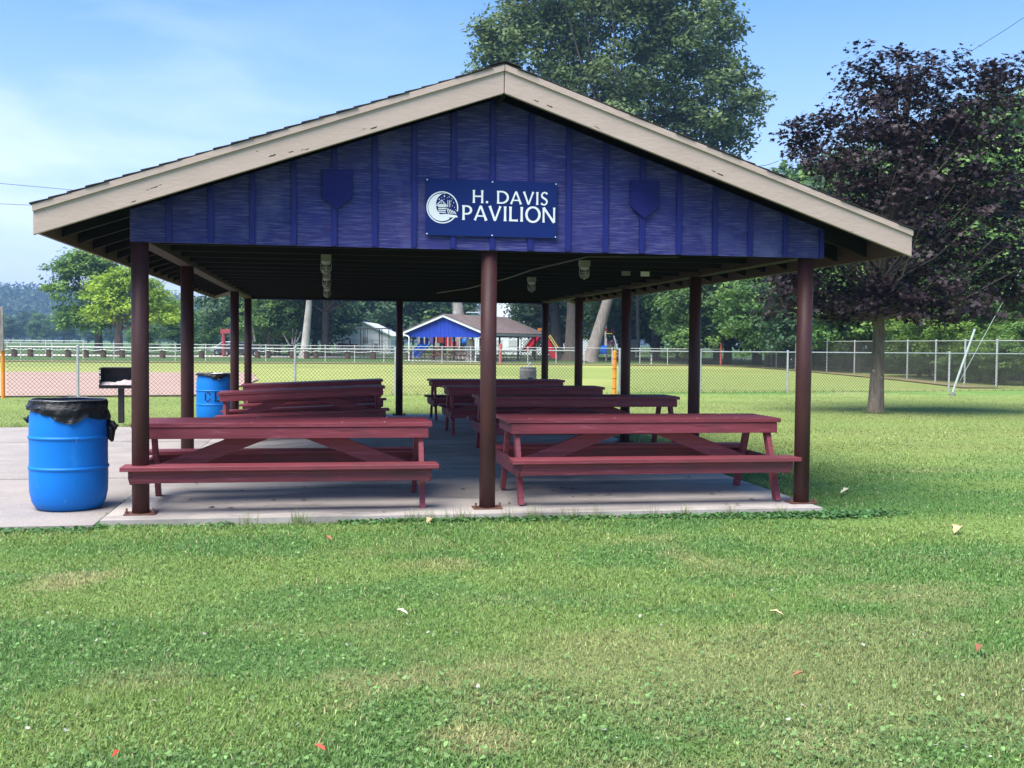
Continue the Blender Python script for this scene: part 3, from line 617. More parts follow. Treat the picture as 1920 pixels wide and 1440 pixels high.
for (u,v,s) in [(.12,.70,.05),(.42,.66,.035),(.60,.55,.03),(.30,.60,.022),(-.20,.50,.035),(.10,.50,.025),(.55,.40,.03),(.70,.30,.03),(.52,.20,.02),(.62,.10,.025),(.76,.02,.025),(-.05,.60,.02),(.80,-.12,.02)]:
    flat(b, [(cx+u*rr+s*rr*math.cos(a_), cz+v*rr+s*1.3*rr*math.sin(a_)) for a_ in (0,1.57,3.14,4.71)])
b.obj('round_emblem', WHITE, SG, origin=SO)
for x in (2.402,2.972,3.538):
    for z in (2.418,2.882): MB().tube([(x,-.143,z),(x,-.147,z)], .006, 8).obj('screw_head', WHITE, SG, origin=SO)

# lamps under the roof, boxes and conduit ---------------------------
LF = thing('jar_lamp', '', 'lamp')
MB().box(-.05,.05,-.05,.05,-.03,.03).obj('mounting_box', GREYBOX, LF)
MB().lathe([(.048,-.035),(.048,-.05),(.036,-.052),(.036,-.07)], 14).obj('lamp_collar', GALV, LF)
MB().lathe([(.036,-.068),(.044,-.085),(.046,-.12),(.044,-.14),(.030,-.152)], 14).obj('glass_jar', JAR, LF, smooth=True)
b = MB()
for a_ in range(4): b.tube([(.05*math.cos(a_*1.571), .05*math.sin(a_*1.571), -.05), (.052*math.cos(a_*1.571), .052*math.sin(a_*1.571), -.12), (.0, 0, -.162)], .003, 4)
b.lathe([(.052,-.095),(.054,-.10)], 14, cap=False); b.obj('wire_guard', GALV, LF)
first = True
for (x, y, lab) in [(1.54,1.3,'jar lamp under the front left ceiling tie, nearest of its row'),(1.54,4.2,'jar lamp in the left row, second from the front'),(1.54,7.12,'jar lamp in the left row, farthest from the front'),
                    (4.15,1.3,'jar lamp under the right side of the roof near the front gable'),(4.15,4.2,'jar lamp hanging just right of the middle front post')]:
    o = LF if first else copy_tree(LF); first = False
    o.location = (x, y, 2.33-.03); o['label'] = lab; o['group'] = 'jar lamps under the pavilion roof'
b = MB(); b.box(5.24,5.34,2.93,2.96,2.29,2.42); tag(b.obj('switch_box', WTRIM), 'pale upright switch box under the right side of the roof', 'electric box')
tag(MB().box(5.03,5.13,3.02,3.05,2.30,2.37).obj('junction_box', GREYBOX), 'grey junction box beside the pale switch box under the roof', 'electric box')
tag(MB().box(.36,.50,12.05,12.09,2.37,2.46).obj('junction_box', GREYBOX), 'white junction box at the back left under the roof', 'electric box')
tag(MB().tube([(4.9,.55,2.325),(4.05,.75,2.325),(3.88,2.7,2.325),(3.86,4.3,2.32),(3.72,7.2,2.325),(3.4,9.0,2.325)], .008, 6).obj('conduit', CONDUIT), 'thin grey conduit running back under the pavilion ceiling', 'conduit')

# ------------------------------------------------------------------ picnic tables
TL = 2.62
def make_table():
    T = thing('picnic_table', '', 'picnic table')
    H = .765; hw = .36; n = 5; pw = 2*hw/n
    for k in range(n):
        y0 = -hw+k*pw+.003; dx = random.uniform(-.006,.006)
        MB().box(-TL/2+dx, TL/2+dx, y0, y0+pw-.006, H-.04, H).obj('top_plank', MAROON, T, bevel=.004)
    for s in (-1,1):
        MB().box(-TL/2+.035, TL/2-.035, s*(hw-.032)-.018, s*(hw-.032)+.018, H-.14, H-.043).obj('apron_board', MAROON, T, bevel=.003)
        MB().box(s*(TL/2-.055)-.018, s*(TL/2-.055)+.018, -hw+.052, hw-.052, H-.138, H-.043).obj('end_apron', MAROON_D, T, bevel=.003)
        xe = s*(TL/2-.10); xs = s*(TL/2-.056)
        # seat support with bevelled ends
        MB().prismx([(-.72,.39),(.72,.39),(.72,.33),(.64,.265),(-.64,.265),(-.72,.33)], xs-.019, xs+.019).obj('seat_support', MAROON_D, T, bevel=.003)
        for t in (-1,1):
            b = MB(); xl = xe-s*.0
            b.prismx([(t*.16,H-.05),(t*.26,H-.05),(t*.56,0),(t*.46,0)], xl-.0225, xl+.0225); b.obj('leg', MAROON, T, bevel=.003)
        b = MB(); b.beam((s*.12,0,H-.08),(s*(TL/2-.20),0,.30),.034,.135,up=(0,0,1)); b.obj('brace', MAROON, T, bevel=.003)
    for t in (-1,1):
        yb = t*.655
        MB().box(-TL/2-.02, TL/2+.02, yb-.125, yb-.002, .392, .43).obj('bench_plank', MAROON, T, bevel=.004)
        MB().box(-TL/2-.02, TL/2+.02, yb+.002, yb+.125, .392, .43).obj('bench_plank', MAROON, T, bevel=.004)
        MB().box(-TL/2+.06, TL/2-.06, yb+t*.045-.018, yb+t*.045+.018, .285, .388).obj('bench_skirt', MAROON, T, bevel=.003)
    for x in (-1.05,-.22,.52,.95):
        for yy in (-.30,.28): MB().lathe([(.007,0),(.007,.003)], 8, (x+random.uniform(-.08,.08), yy, H)).obj('bolt_head', CHIP, T)
    return T
tb = make_table(); firstt = True
for (x, y, z, rz, tx, sx, lab) in [
    (1.19,.60,-.012,.0,0,1,'maroon picnic table at the front left of the pavilion'),
    (4.53,.62,.015,.003,0,1.02,'maroon picnic table at the front right with its bench against the corner post'),
    (4.92,4.95,0,0,0,1.06,'maroon picnic table second from the front on the right side'),
    (4.74,8.0,0,0,0,1.0,'maroon picnic table third from the front on the right side'),
    (4.78,11.2,.0,0,0,1.0,'maroon picnic table at the back right of the pavilion'),
    (1.18,8.2,-.055,.03,-.042,1.0,'dark maroon picnic table in the middle of the left side beside the lettered drum'),
    (1.30,11.25,-.055,.02,-.042,1.0,'dark maroon picnic table at the back left of the pavilion')]:
    o = tb if firstt else copy_tree(tb); firstt = False
    o.location = (x, y, z); o.rotation_euler = (0, tx, rz); o.scale = (sx, 1, 1); o['label'] = lab; o['group'] = 'picnic tables under the pavilion'

# ------------------------------------------------------------------ drums with bags
def drum(x, y, z, lab, letters=False, knot=True, rz=0, skirt=.17):
    T = thing('trash_drum', lab, 'trash drum', (x,y,z), rz, 'blue plastic trash drums')
    h, r_ = .95, .325
    prof = [(.0,.01),(r_-.09,.0),(r_-.05,.012),(r_-.018,.07),(r_,.16),(r_+.003,.28),(r_+.003,h*.368),(r_+.003,h*.376),(r_+.011,h*.382),(r_+.012,h*.390),(r_+.011,h*.397),(r_+.002,h*.403),(r_+.002,h*.412),(r_,h*.55),(r_+.002,h*.648),(r_+.002,h*.656),(r_+.011,h*.662),(r_+.012,h*.670),(r_+.011,h*.677),(r_+.002,h*.683),(r_+.002,h*.692),(r_-.002,h*.85),(r_-.02,h*.95),(r_-.028,h),(r_-.032,h)]
    MB().lathe(prof, 48, cap=False).obj('drum_body', DRUM, T, smooth=True)
    # bag folded over the rim: an outer crumpled skirt, the rim and the inside
    n = 96; rows = 15; V = []
    for j in range(rows):
        for i in range(n):
            a_ = 2*math.pi*i/n; u = (j/(rows-1))
            low = skirt*(.74+.27*math.cos(a_)+.05*math.sin(3*a_+1)+.03*math.sin(9*a_))
            # pointed flap on the camera side
            fa = math.atan2(math.sin(a_+1.40), math.cos(a_+1.40)); low += .062*max(0, 1-abs(fa)/.40)**.45 if abs(fa) < .40 else 0
            if j < 9: t = j/8; zz = h+.012-low*t; rr_ = r_+.010+.006*t-.024*(1-t)**2 + .006*math.sin(a_*17+t*4)*t + .004*math.sin(a_*31+j*1.3) + .008*math.sin(t*9+a_*2)
            else: t = (j-8)/6; zz = h+.012-.22*t; rr_ = r_-.035-.05*t+.012*math.sin(a_*13+j)*t
            V.append((rr_*math.cos(a_), rr_*math.sin(a_), zz, j))
    V2 = [None]*(n*rows); order = list(range(8,-1,-1))+list(range(9,rows))
    vs = [V[j*n+i][:3] for j in order for i in range(n)]
    fs = [(j*n+i, j*n+(i+1) % n, (j+1)*n+(i+1) % n, (j+1)*n+i) for j in range(rows-1) for i in range(n)]
    b = MB(); b.add(vs, fs); b.add([(0,0,h-.25)]+[V[(rows-1)*n+i][:3] for i in range(n)], [(0, i+1, (i+1) % n+1) for i in range(n)])
    o = b.obj('trash_bag', BAG, T, smooth=True)
    b = MB(); pts = [((r_-.014)*math.cos(t), (r_-.014)*math.sin(t), h+.012+.003*math.sin(5*t)) for t in np.linspace(0,2*math.pi,49)]; b.tube(pts, .007, 6, False); b.obj('bag_rim', M('shiny_bag_rim', (.10,.10,.11), rough=.2, spec=.8), T, smooth=True)
    if knot:
        b = MB(); b.tube([(r_-.01,.02,h-.18),(r_+.03,-.01,h-.21),(r_+.05,-.03,h-.20),(r_+.085,-.045,h-.235),(r_+.10,-.04,h-.21)], [.03,.034,.028,.026,.006], 9)
        b.tube([(r_+.02,-.02,h-.20),(r_+.04,-.02,h-.27),(r_+.035,-.02,h-.33),(r_+.05,-.02,h-.36)], [.02,.036,.03,.012], 9)
        b.obj('bag_knot', BAG, T, smooth=True); b = MB()
        b.tube([(-r_+.01,-.05,h-.13),(-r_-.02,-.06,h-.15),(-r_+.0,-.05,h-.19)], [.02,.026,.01], 8)
        b.obj('bag_fold', BAG, T, smooth=True)
    if letters:
        def wrap(polys):
            b = MB()
            for (u0,u1,z0,z1) in polys:
                vs = []; 
                for u in np.linspace(u0,u1,4):
                    a_ = -math.pi/2 + u/r_; vs += [((r_+.007)*math.cos(a_), (r_+.007)*math.sin(a_), z0), ((r_+.007)*math.cos(a_), (r_+.007)*math.sin(a_), z1)]
                b.add(vs, [(2*i, 2*i+2, 2*i+3, 2*i+1) for i in range(3)])
            return b
        wrap([(-.17,-.145,.455,.60),(-.13,-.09,.60,.625),(-.13,-.09,.43,.455),(-.083,-.062,.565,.60),(-.083,-.062,.455,.49)]).obj('stencil_letter', BLACKPAINT, T)
        wrap([(.02,.045,.43,.625),(.06,.12,.43,.455)]).obj('stencil_letter', BLACKPAINT, T)
        b = MB(); 
        for k in range(7): b.lathe([(.0,.0),(.05,.01),(.06,.04),(.03,.07),(0,.08)], 7, (.06+random.uniform(-.1,.12), random.uniform(-.12,.1), h-.07+random.uniform(0,.02)))
        b.obj('crumpled_paper', WTRIM, T, smooth=False)
    return T
drum(-.70,.55,-.018,'blue trash drum with black bag liner at the left front corner of the pavilion')
drum(-.62,11.9,-.125,'far blue trash drum stencilled with black letters behind the left tables', True, False, .1, .07)

# ------------------------------------------------------------------ park grill
def grill(x, y, z, s, lab, group=None, parts=True):
    T = thing('park_grill', lab, 'grill', (x,y,z), 0, group); 
    if parts:
        MB().box(-.05,.05,-.05,.05,-.05,.62).obj('grill_post', IRON, T, bevel=.005)
        b = MB(); b.box(-.35,.35,-.2,.2,.62,.64); b.obj('firebox_floor', IRON, T)
        for sx in (-1,1):
            b = MB(); 
            b.prismx([(-.2,.64),(.2,.64),(.2,.97),(-.2,.97)], sx*.35-(.006 if sx>0 else -.0), sx*.35+(.0 if sx>0 else .006)); b.obj('firebox_side', IRON, T)
        for k in range(2):
            for q in range(2): MB().lathe([(.018,0),(.018,.004)], 8, (-.325, -.202+k*.0, 0)).v
        b = MB()
        for zz in (.78,.82,.89,.93): b.box(-.342,-.325,-.204,-.2015,zz-.012,zz+.012)
        b.obj('peg_hole', WTRIM, T)
        MB().box(-.35,.35,.194,.2,.641,.97).obj('firebox_back', IRON, T); MB().box(-.356,.356,-.2,-.19,.60,.665).obj('front_lip', IRON, T)
        MB().box(-.35,.35,-.05,.2,.972,.985).obj('firebox_top', IRON, T)
        MB().box(-.35,-.335,-.201,-.191,.665,.985).obj('front_edge', IRON, T)
        n = 18; V = []; 
        for j in range(8):
            for i in range(n): V.append((-.34+.68*i/(n-1), -.18+.36*j/7, .645+.055*math.sin(math.pi*j/7)**.5+random.uniform(-.012,.02)+.05*math.exp(-((i-11)/4)**2)*math.sin(math.pi*j/7)))
        b = MB(); b.add(V, [(j*n+i, j*n+i+1, (j+1)*n+i+1, (j+1)*n+i) for j in range(7) for i in range(n-1)]); b.obj('ash_heap', ASH, T, smooth=True)
    return T
grill(-2.24,11.42,-.03,1,'black park grill full of pale ash behind the left front post')
# drinking fountain
T = thing('drinking_fountain', 'short grey concrete drinking fountain behind the right row of tables', 'drinking fountain', (5.97,14.15,-.05))
MB().lathe([(.185,0),(.19,.02),(.19,.92),(.18,.94),(.178,.99),(.0,.99)], 28, cap=False).obj('concrete_body', CONC, T, smooth=False)
MB().lathe([(.13,.991),(.12,.993),(.06,.985),(0,.98)], 20, cap=False).obj('basin', GALV, T)
MB().tube([(.03,.0,.99),(.03,0,1.05),(.045,-.02,1.075),(.02,-.04,1.07)], .02, 8).obj('spout', WHITEP, T)
MB().box(-.03,.07,-.205,-.17,.62,.76).obj('step_recess', BLACKPAINT, T)
MB().box(-.012,.052,-.209,-.2055,.63,.73).obj('push_plate', GALV, T)

# ------------------------------------------------------------------ chain link fences
def mesh_between(p0, p1, z0, z1, pitch, wr, mat, parent, origin):
    """woven diagonals between two ground points: thin three-sided wires, one mesh"""
    p0 = np.array(p0, float); p1 = np.array(p1, float); L = np.hypot(*(p1-p0)); H_ = z1-z0; dirx = (p1-p0)/L; nrm = np.array([-dirx[1], dirx[0]])
    k0 = int(-H_/pitch)-1; k1 = int(L/pitch)+1; segs = []
    for k in range(k0, k1+1):
        s0 = k*pitch; s1 = s0+H_          # rising wire
        a_, b_ = max(0, s0), min(L, s1)
        if b_ > a_: segs.append((a_, z0+(a_-s0), b_, z0+(b_-s0), .003)); segs.append((a_, z1-(a_-s0), b_, z1-(b_-s0), -.003))
    sgs = np.array(segs); A = np.stack([p0[0]+dirx[0]*sgs[:,0]+nrm[0]*sgs[:,4], p0[1]+dirx[1]*sgs[:,0]+nrm[1]*sgs[:,4], sgs[:,1]], -1)
    B = np.stack([p0[0]+dirx[0]*sgs[:,2]+nrm[0]*sgs[:,4], p0[1]+dirx[1]*sgs[:,2]+nrm[1]*sgs[:,4], sgs[:,3]], -1)
    D = B-A; D /= np.linalg.norm(D, axis=1)[:, None]; N3 = np.tile(np.array([nrm[0], nrm[1], 0]), (len(A),1)); S3 = np.cross(D, N3)
    V = []
    for P_ in (A, B):
        for q in range(3):
            t = 2*np.pi*q/3; V.append(P_+S3*wr*np.cos(t)+N3*wr*np.sin(t))
    V = np.stack(V, 1); base = np.arange(len(A))[:, None]*6
    F_ = np.concatenate([base+np.array([0,1,4,3]), base+np.array([1,2,5,4]), base+np.array([2,0,3,5])], 1).reshape(-1,4)
    V = V.reshape(-1,3)-np.array(origin)
    me = np_mesh('chain_link_mesh', V, F_, mat); o = mobj('chain_link_mesh', me, parent); o['kind'] = 'stuff'; return o
def fence(name, label, posts, h, mat, rad, zb_=-.05, pitch=.1, wr=.0035, rail=.021, group=None, meshmat=None, specials={}, skip_mesh=False, bottom=False):
    og = (posts[0][0], posts[0][1], zb_); T = thing(name, label, 'fence', og, 0, group)
    for i, p in enumerate(posts):
        if i in specials: continue
        b = MB(); b.lathe([(rad,-.05),(rad,h+.0),(rad*1.25,h+.004),(rad*1.1,h+.035),(0,h+.045)], 10, (p[0],p[1],zb_)); b.obj('fence_post', mat, T, origin=og)
    for a_, b_ in zip(posts[:-1], posts[1:]):
        b = MB(); b.tube([(a_[0],a_[1],zb_+h-.02),(b_[0],b_[1],zb_+h-.02)], rail, 6, False); b.obj('top_rail', mat, T, origin=og)
        if not skip_mesh:
            mesh_between(a_[:2], b_[:2], zb_+.03, zb_+h+.005, pitch, wr, meshmat or WIRE, T, og)
        if bottom: b = MB(); b.tube([(a_[0],a_[1],zb_+.06),(b_[0],b_[1],zb_+.06)], .006, 4, False); b.obj('bottom_wire', mat, T, origin=og)
    return T, og
fl_ = lambda x: 20.6+.165*x
xs = [-6.50,-4.84,-2.18,.65,3.44,6.21,9.0]
T, og = fence('near_fence', 'waist-high chain link fence behind the pavilion, from the orange post to the opening', [(x, fl_(x)) for x in xs], 1.33, GALV, .034, pitch=.105, wr=.0052, specials={0:1})
T, og = fence('near_fence', 'waist-high chain link fence right of the opening, passing behind the purple tree', [(x, fl_(x)) for x in (10.34,13.09,16.23,19.58,22.6,26.75,30.5)], 1.33, GALV, .034, pitch=.105, wr=.0052)
T = thing('boundary_post', 'orange post topped with a weathered grey board at the left edge', 'post', (-6.58,19.42,-.05))
MB().lathe([(.05,0),(.05,1.28)], 12).obj('orange_post', ORANGE, T); MB().box(-.055,.055,-.03,.03,1.2,2.32).obj('weathered_board', WEATH, T, bevel=.006)
bpy.data.objects['orange_post'].location.y = .09
T = thing('boundary_post', 'bright orange post at the fence opening behind the right posts', 'post', (10.14,fl_(10.14)-.12,-.09))
MB().lathe([(.062,0),(.062,1.33),(.05,1.36),(0,1.37)], 14).obj('orange_sleeve', ORANGE, T)
b = MB()
for zz in (.2,.5,.8,1.1): b.lathe([(.066,zz),(.068,zz+.01),(.066,zz+.02)], 12, cap=False)
b.obj('tie_wire', RUSTY, T)
# outfield fence
px0 = -60; posts = []
x = -44.0
while x < 29.9: posts.append((x, 67.6-.06*x+ (0))); x += 2.06
posts.append((29.9, 65.6))
T, og = fence('outfield_fence', 'low white-posted chain link fence across the far side of the ball field', posts, 1.22, WHITEP, .032, pitch=.22, wr=.006, specials={len(posts)-1:1})
tag(MB().lathe([(.075,0),(.075,1.6),(0,1.63)], 10, (29.9,65.4,-.05)).obj('corner_post', SALMON), 'faded red corner post at the right end of the outfield fence', 'post')
tag(MB().lathe([(.10,0),(.10,1.45),(0,1.48)], 10, (13.72,66.5,-.05)).obj('marker_post', SALMON), 'pinkish red marker post in the outfield fence right of the middle post', 'post')
rp = [(35.5,69.0),(33.0,63.5),(31.2,58.5),(30.3,53.5),(29.6,47.8),(29.0,43.4),(28.2,39.2),(27.6,35.7),(27.0,32.4),(26.5,29.5),(26.2,27.0),(26.9,24.6),(29,22.5)]
T, og = fence('side_fence', 'taller chain link fence along the right side of the field', rp, 1.80, GALV, .038, pitch=.14, wr=.0045)
bp = [(20.5,96),(24,96),(27.6,96),(31,95.8),(34.5,95),(38,92),(40.5,88),(42.5,83.5),(43,79),(42,74.5),(39,70.5)]
T, og = fence('back_fence', 'tall dark chain link fence in front of the trees beyond the field', bp, 2.35, M('dark_fence_steel', (.16,.17,.17), rough=.6), .04, pitch=.3, wr=.02, meshmat=M('dark_fence_mesh', (.035,.04,.04), rough=.8))
lp = [(-6+2.4*k, 101.5+.2*k) for k in range(8)]
T, og = fence('road_fence', 'silver pipe rail fence beyond the gravel drive, far left of centre', lp, 1.7, GALV, .045, pitch=.3, wr=.012)
lp = [(-62+3.4*k, 97.0) for k in range(13)]
T, og = fence('road_fence', 'pale pipe fence beyond the log posts at far left', lp, 1.35, GALV, .045, pitch=.3, wr=.01)

# ------------------------------------------------------------------ trees
def leaf_cloud(name, clumps, per, ls, mat, seed, flat=.5, up=1.0, maple=False, drop=0):
    """clumps: (x,y,z,r,tone,ox,oy,oz)  ->  one crown mesh of leaf faces with a per-face tone attribute"""
    g = np.random.default_rng(seed); cl = np.asarray(clumps); n = len(cl)*per
    ci = np.repeat(np.arange(len(cl)), per); c = cl[ci]
    off = g.normal(0, 1, (n,3)); ln = np.linalg.norm(off, axis=1)[:, None]; off = off/ln*np.minimum(ln, 1.9)*.62; off[:, 2] *= flat
    off = off*c[:, 3:4]; off[:, 2] -= drop*(off[:, 0]**2+off[:, 1]**2)/(c[:, 3]+1e-6)
    P_ = c[:, :3]+off
    nv = g.normal(0, .55, (n,3))+np.array([0,0,up])+c[:, 5:8]*.5; nv /= np.linalg.norm(nv, axis=1)[:, None]
    t1 = np.cross(nv, g.normal(0,1,(n,3))); t1 /= np.linalg.norm(t1, axis=1)[:, None]; t2 = np.cross(nv, t1)
    s_ = ls*(.6+.8*g.random(n))[:, None]
    if maple:
        prof = [(1.05,0),(.42,.30),(.62,.86),(.05,.42),(-.55,.62),(-.42,.0),(-.55,-.62),(.05,-.42),(.62,-.86),(.42,-.30)]
    else:
        prof = [(1.0,0),(.15,.52),(-.9,.08),(.05,-.52)]
    k = len(prof); V = np.stack([P_+t1*s_*u*.5+t2*s_*w*.5 + nv*s_*(-.12*abs(w)) for u, w in prof], 1).reshape(-1,3)
    F_ = np.arange(n*k).reshape(n,k); me = np_mesh(name, V, F_, mat)
    tone = np.clip(c[:, 4]*.65 + g.random(n)*.35 + g.normal(0,.06,n), 0, 1); set_attr(me, 'rnd', 'FACE', tone); return me
def clumps_from(lobes, n, cr, seed, shell=.5, jitter=.12, lowcut=-.75):
    g = np.random.default_rng(seed); w = np.array([l[3]*l[4]+l[4]*l[5]+l[3]*l[5] for l in lobes]); w = w/w.sum(); out_ = []
    for k in range(n):
        l = lobes[g.choice(len(lobes), p=w)]; d_ = g.normal(0,1,3); d_ /= np.linalg.norm(d_)
        if d_[2] < lowcut: d_[2] = -d_[2]
        f = (shell+(1-shell)*g.random()**.55)*(1+g.normal(0,jitter)); p = np.array(l[:3])+d_*np.array(l[3:6])*f
        out_.append([*p, cr*(.65+.7*g.random()), g.random(), *d_])
    return out_
def limbs(b, clumps, trunk_pts, r0, n, seed, rmin=.012):
    g = np.random.default_rng(seed); tp = np.array(trunk_pts)
    for k in g.choice(len(clumps), min(n, len(clumps)), replace=False):
        c = np.array(clumps[k][:3]); zz = np.clip(c[2]*.55+g.normal(0,.04)*c[2], tp[0][2]+(tp[-1][2]-tp[0][2])*.3, tp[-1][2])
        i = np.searchsorted(tp[:, 2], zz)-1; i = max(0, min(i, len(tp)-2)); t = (zz-tp[i][2])/(tp[i+1][2]-tp[i][2]+1e-6); s0 = tp[i]+(tp[i+1]-tp[i])*min(max(t,0),1)
        L = np.linalg.norm(c-s0); mid = s0+(c-s0)*.5+np.array([0,0,-.06*L])+g.normal(0,.04*L,3); ra = max(rmin*1.6, r0*.30*min(1, L/6+.3))
        b.tube([s0, s0+(mid-s0)*.5+np.array([0,0,.02*L]), mid, c], [ra, ra*.75, ra*.5, rmin*.5], 5, False)
def tree(name, label, base, trunk_pts, tr, lobes, ncl, cr, per, ls, mat, bark, seed, nl=30, group=None, maple=False, flat=.5, shell=.5, up=1.0, lowcut=-.75, drop=0, sc=1, jitter=.12, flare_=1.7):
    T = thing(name, label, 'tree', base, 0, group)
    b = MB(); tp = [Vector(p) for p in trunk_pts]; k = len(tp)
    pts = [tp[0], tp[0].lerp(tp[1], .12)]+tp[1:]; rad = [tr*flare_, tr*1.12]+[tr*(1-.62*(i/(k-1))) for i in range(1, k)]
    b.tube(pts, rad, 14, False); cl = clumps_from(lobes, ncl, cr, seed, shell, jitter, lowcut)
    tko = b.obj('trunk', bark, T, smooth=True)
    b = MB(); limbs(b, cl, [tuple(p) for p in tp], tr, nl, seed+1, rmin=tr*.06); b.obj('limbs', BARK if bark is BARKG else bark, T, smooth=True)
    me = leaf_cloud('crown', cl, per, ls, mat, seed+2, flat, up, maple, drop); mobj('crown', me, T)
    return T
def lob(base, px, py, d, rx, ry, rz):
    p = bearing(px, py, d)-np.array(base); return (p[0], p[1], p[2], rx, ry, rz)
LPURP = leafmat('purple_maple_leaves', (.010,.007,.008), (.027,.016,.018), (.070,.047,.052), .15, .42)
LBIG = leafmat('tulip_tree_leaves', (.075,.120,.040), (.155,.225,.075), (.25,.34,.13), .25)
LLIME = leafmat('lime_maple_leaves', (.09,.19,.02), (.27,.41,.035), (.46,.60,.07), .35)
LMID = leafmat('mid_green_leaves', (.042,.10,.028), (.105,.20,.05), (.20,.32,.08), .3)
LDARK = leafmat('dark_green_leaves', (.019,.048,.024), (.048,.10,.045), (.10,.18,.075), .2)
LFRESH = leafmat('fresh_green_leaves', (.035,.085,.018), (.095,.18,.03), (.22,.34,.06), .35)
LHILL = leafmat('hillside_leaves', (.012,.03,.012), (.035,.075,.025), (.07,.12,.045), .2)
# purple maple on the lawn
B = (13.87,13.21,-.05); D_ = 24.4
L_ = lambda px, py, rx, ry, rz, dd=0: lob(B, px, py, D_+dd, rx, ry, rz)
tree('purple_maple', 'dark purple-leaved maple on the lawn right of the pavilion', B, [(0,0,0),(.02,0,1.0),(.05,.02,1.9),(.0,.05,2.9),(.25,.0,4.2),(.45,.05,5.6),(.65,0,7.2)], .165,
     [L_(1690,215,1.75,1.7,1.55), L_(1820,250,1.35,1.4,1.55), L_(1560,290,1.0,1.3,1.0), L_(1490,260,.45,.6,.55), L_(1880,150,.45,.5,.5), L_(1660,440,2.35,2.4,1.35), L_(1840,430,1.7,2.0,1.6), L_(1530,500,1.15,1.5,1.3), L_(1760,560,1.75,1.8,.75), L_(1600,560,1.2,1.3,.65), L_(1700,330,2.2,2.0,1.3), L_(1900,520,1.0,1.4,1.2), L_(1665,590,1.5,1.5,.55), L_(1480,560,.8,1.0,.9)],
     980, .36, 38, .135, LPURP, BARKM, 11, nl=120, maple=True, flat=.42, shell=.25, up=1.1, lowcut=-.6, jitter=.09, flare_=1.5)
# the big tree behind
B = (22.67,76.24,-.1); L_ = lambda px, py, rx, ry, rz, dd=0: lob(B, px, py, 88+dd, rx, ry, rz)
tree('tulip_tree', 'huge green shade tree with a thick leaning grey trunk rising over the roof', B, [(0,0,0),(1.5,0,5.2),(2.6,-.3,10),(2.4,0,16),(2.0,0,24)], .50,
     [L_(1150,100,7,6,6), L_(1000,90,4.6,5,4.4), L_(930,130,2.3,3,2.9), L_(1290,60,4.4,5,4.4), L_(1330,190,3.9,4.5,3.6), L_(1180,230,7,5,3.2), L_(1120,-20,8,7,5), L_(1370,250,2.2,3,1.8), L_(1240,320,5,4,2.2), L_(1060,330,5,4,2.6), L_(910,70,1.2,2,1.2), L_(1400,200,1.2,2,1.2)],
     1000, 1.15, 80, .42, LBIG, BARKG, 21, nl=46, flat=.6, shell=.35, jitter=.08, flare_=1.9)
# trees at far left
B = place(222, 100, -.1); L_ = lambda px, py, rx, ry, rz, dd=0: lob(B, px, py, 100+dd, rx, ry, rz)
tree('lime_maple', 'bright lime-green maple seen left of the front left post', B, [(0,0,0),(0,0,2.2),(.2,0,4),(.4,0,7)], .42,
     [L_(250,560,3.3,2.6,1.9), L_(205,545,2.2,2,1.5), L_(300,590,1.8,2,1.2), L_(200,590,1.6,2,.9), L_(245,525,1.6,2,1.1)], 170, .75, 60, .34, LLIME, BARK, 31, nl=20, flat=.4)
B = place(185, 112, -.1); L_ = lambda px, py, rx, ry, rz, dd=0: lob(B, px, py, 112+dd, rx, ry, rz)
tree('shade_tree', 'darker green tree rising behind the lime-green maple', B, [(0,0,0),(0,0,3),(.2,0,6),(.3,0,9)], .4,
     [L_(160,530,4.1,3,3.2), L_(150,500,2.4,2,2.0), L_(230,560,4.4,3,2.6), L_(140,600,2.3,2.5,1.9), L_(290,580,2.6,3,2.2), L_(195,490,2.0,2,1.3), L_(190,605,2.6,2,1.0)], 300, .95, 60, .40, leafmat('shade_tree_leaves', (.055,.13,.025), (.14,.26,.045), (.25,.39,.07), .3), BARK, 33, nl=25)
# white sycamore etc.
def bgtree(px, d, label, hh, rad, leafm, bark, tr, seed, lean=0, lobes=None, ncl=150, cr=1.3, per=60, ls=.48, group=None, name='shade_tree', low=.38):
    B = place(px, d, -.1)
    lobes = lobes or [(lean*.6,0,hh*.66,rad,rad,hh*(1-low)*.42), (rad*.45,.5,hh*.55,rad*.7,rad*.7,hh*.2), (-rad*.5,-.4,hh*.58,rad*.65,rad*.7,hh*.2), (lean,0,hh*.84,rad*.6,rad*.6,hh*.14)]
    return tree(name, label, B, [(0,0,0),(lean*.35,0,hh*.25),(lean*.6,.1,hh*.5),(lean,0,hh*.85)], tr, lobes, ncl, cr, per, ls, leafm, bark, seed, nl=26, group=group)
bgtree(570, 93, 'tall tree with a white blotched trunk seen under the left half of the roof', 19, 5, LMID, BARKL, .34, 41, lean=1.2, name='sycamore_tree', lobes=[(1,0,15.5,4.8,4,3.4),(3,0,13,4,4,2.5),(-2,0,13,3.5,4,2.4),(-4,2,11,2.6,3,1.8)])
bgtree(610, 105, 'dark green tree with a slender grey trunk right of the white trunk', 17, 6.5, LDARK, BARK, .38, 43, lobes=[(0,0,10,6.5,5,3.8),(3,0,8.5,4.0,4,1.5),(-2,0,13,5,5,3),(.5,-2,7.2,3.6,3,1.0)], ncl=210)
bgtree(868, 99, 'tall tree with a pale trunk rising behind the small blue pavilion', 22, 5, LDARK, BARKL, .62, 45, lean=-1.6, lobes=[(0,0,17,6,5,4),(-3.5,3,11,4,4,3.4)])
T = bgtree(1047, 104, 'forked dark tree trunk behind the playground right of centre', 18, 6, LDARK, BARK, .55, 47, lean=-1.0, lobes=[(-1,0,11,5.5,5,3.4),(-4,0,7.2,3.6,4,2.2),(-2,0,15,5,5,3)], ncl=200)
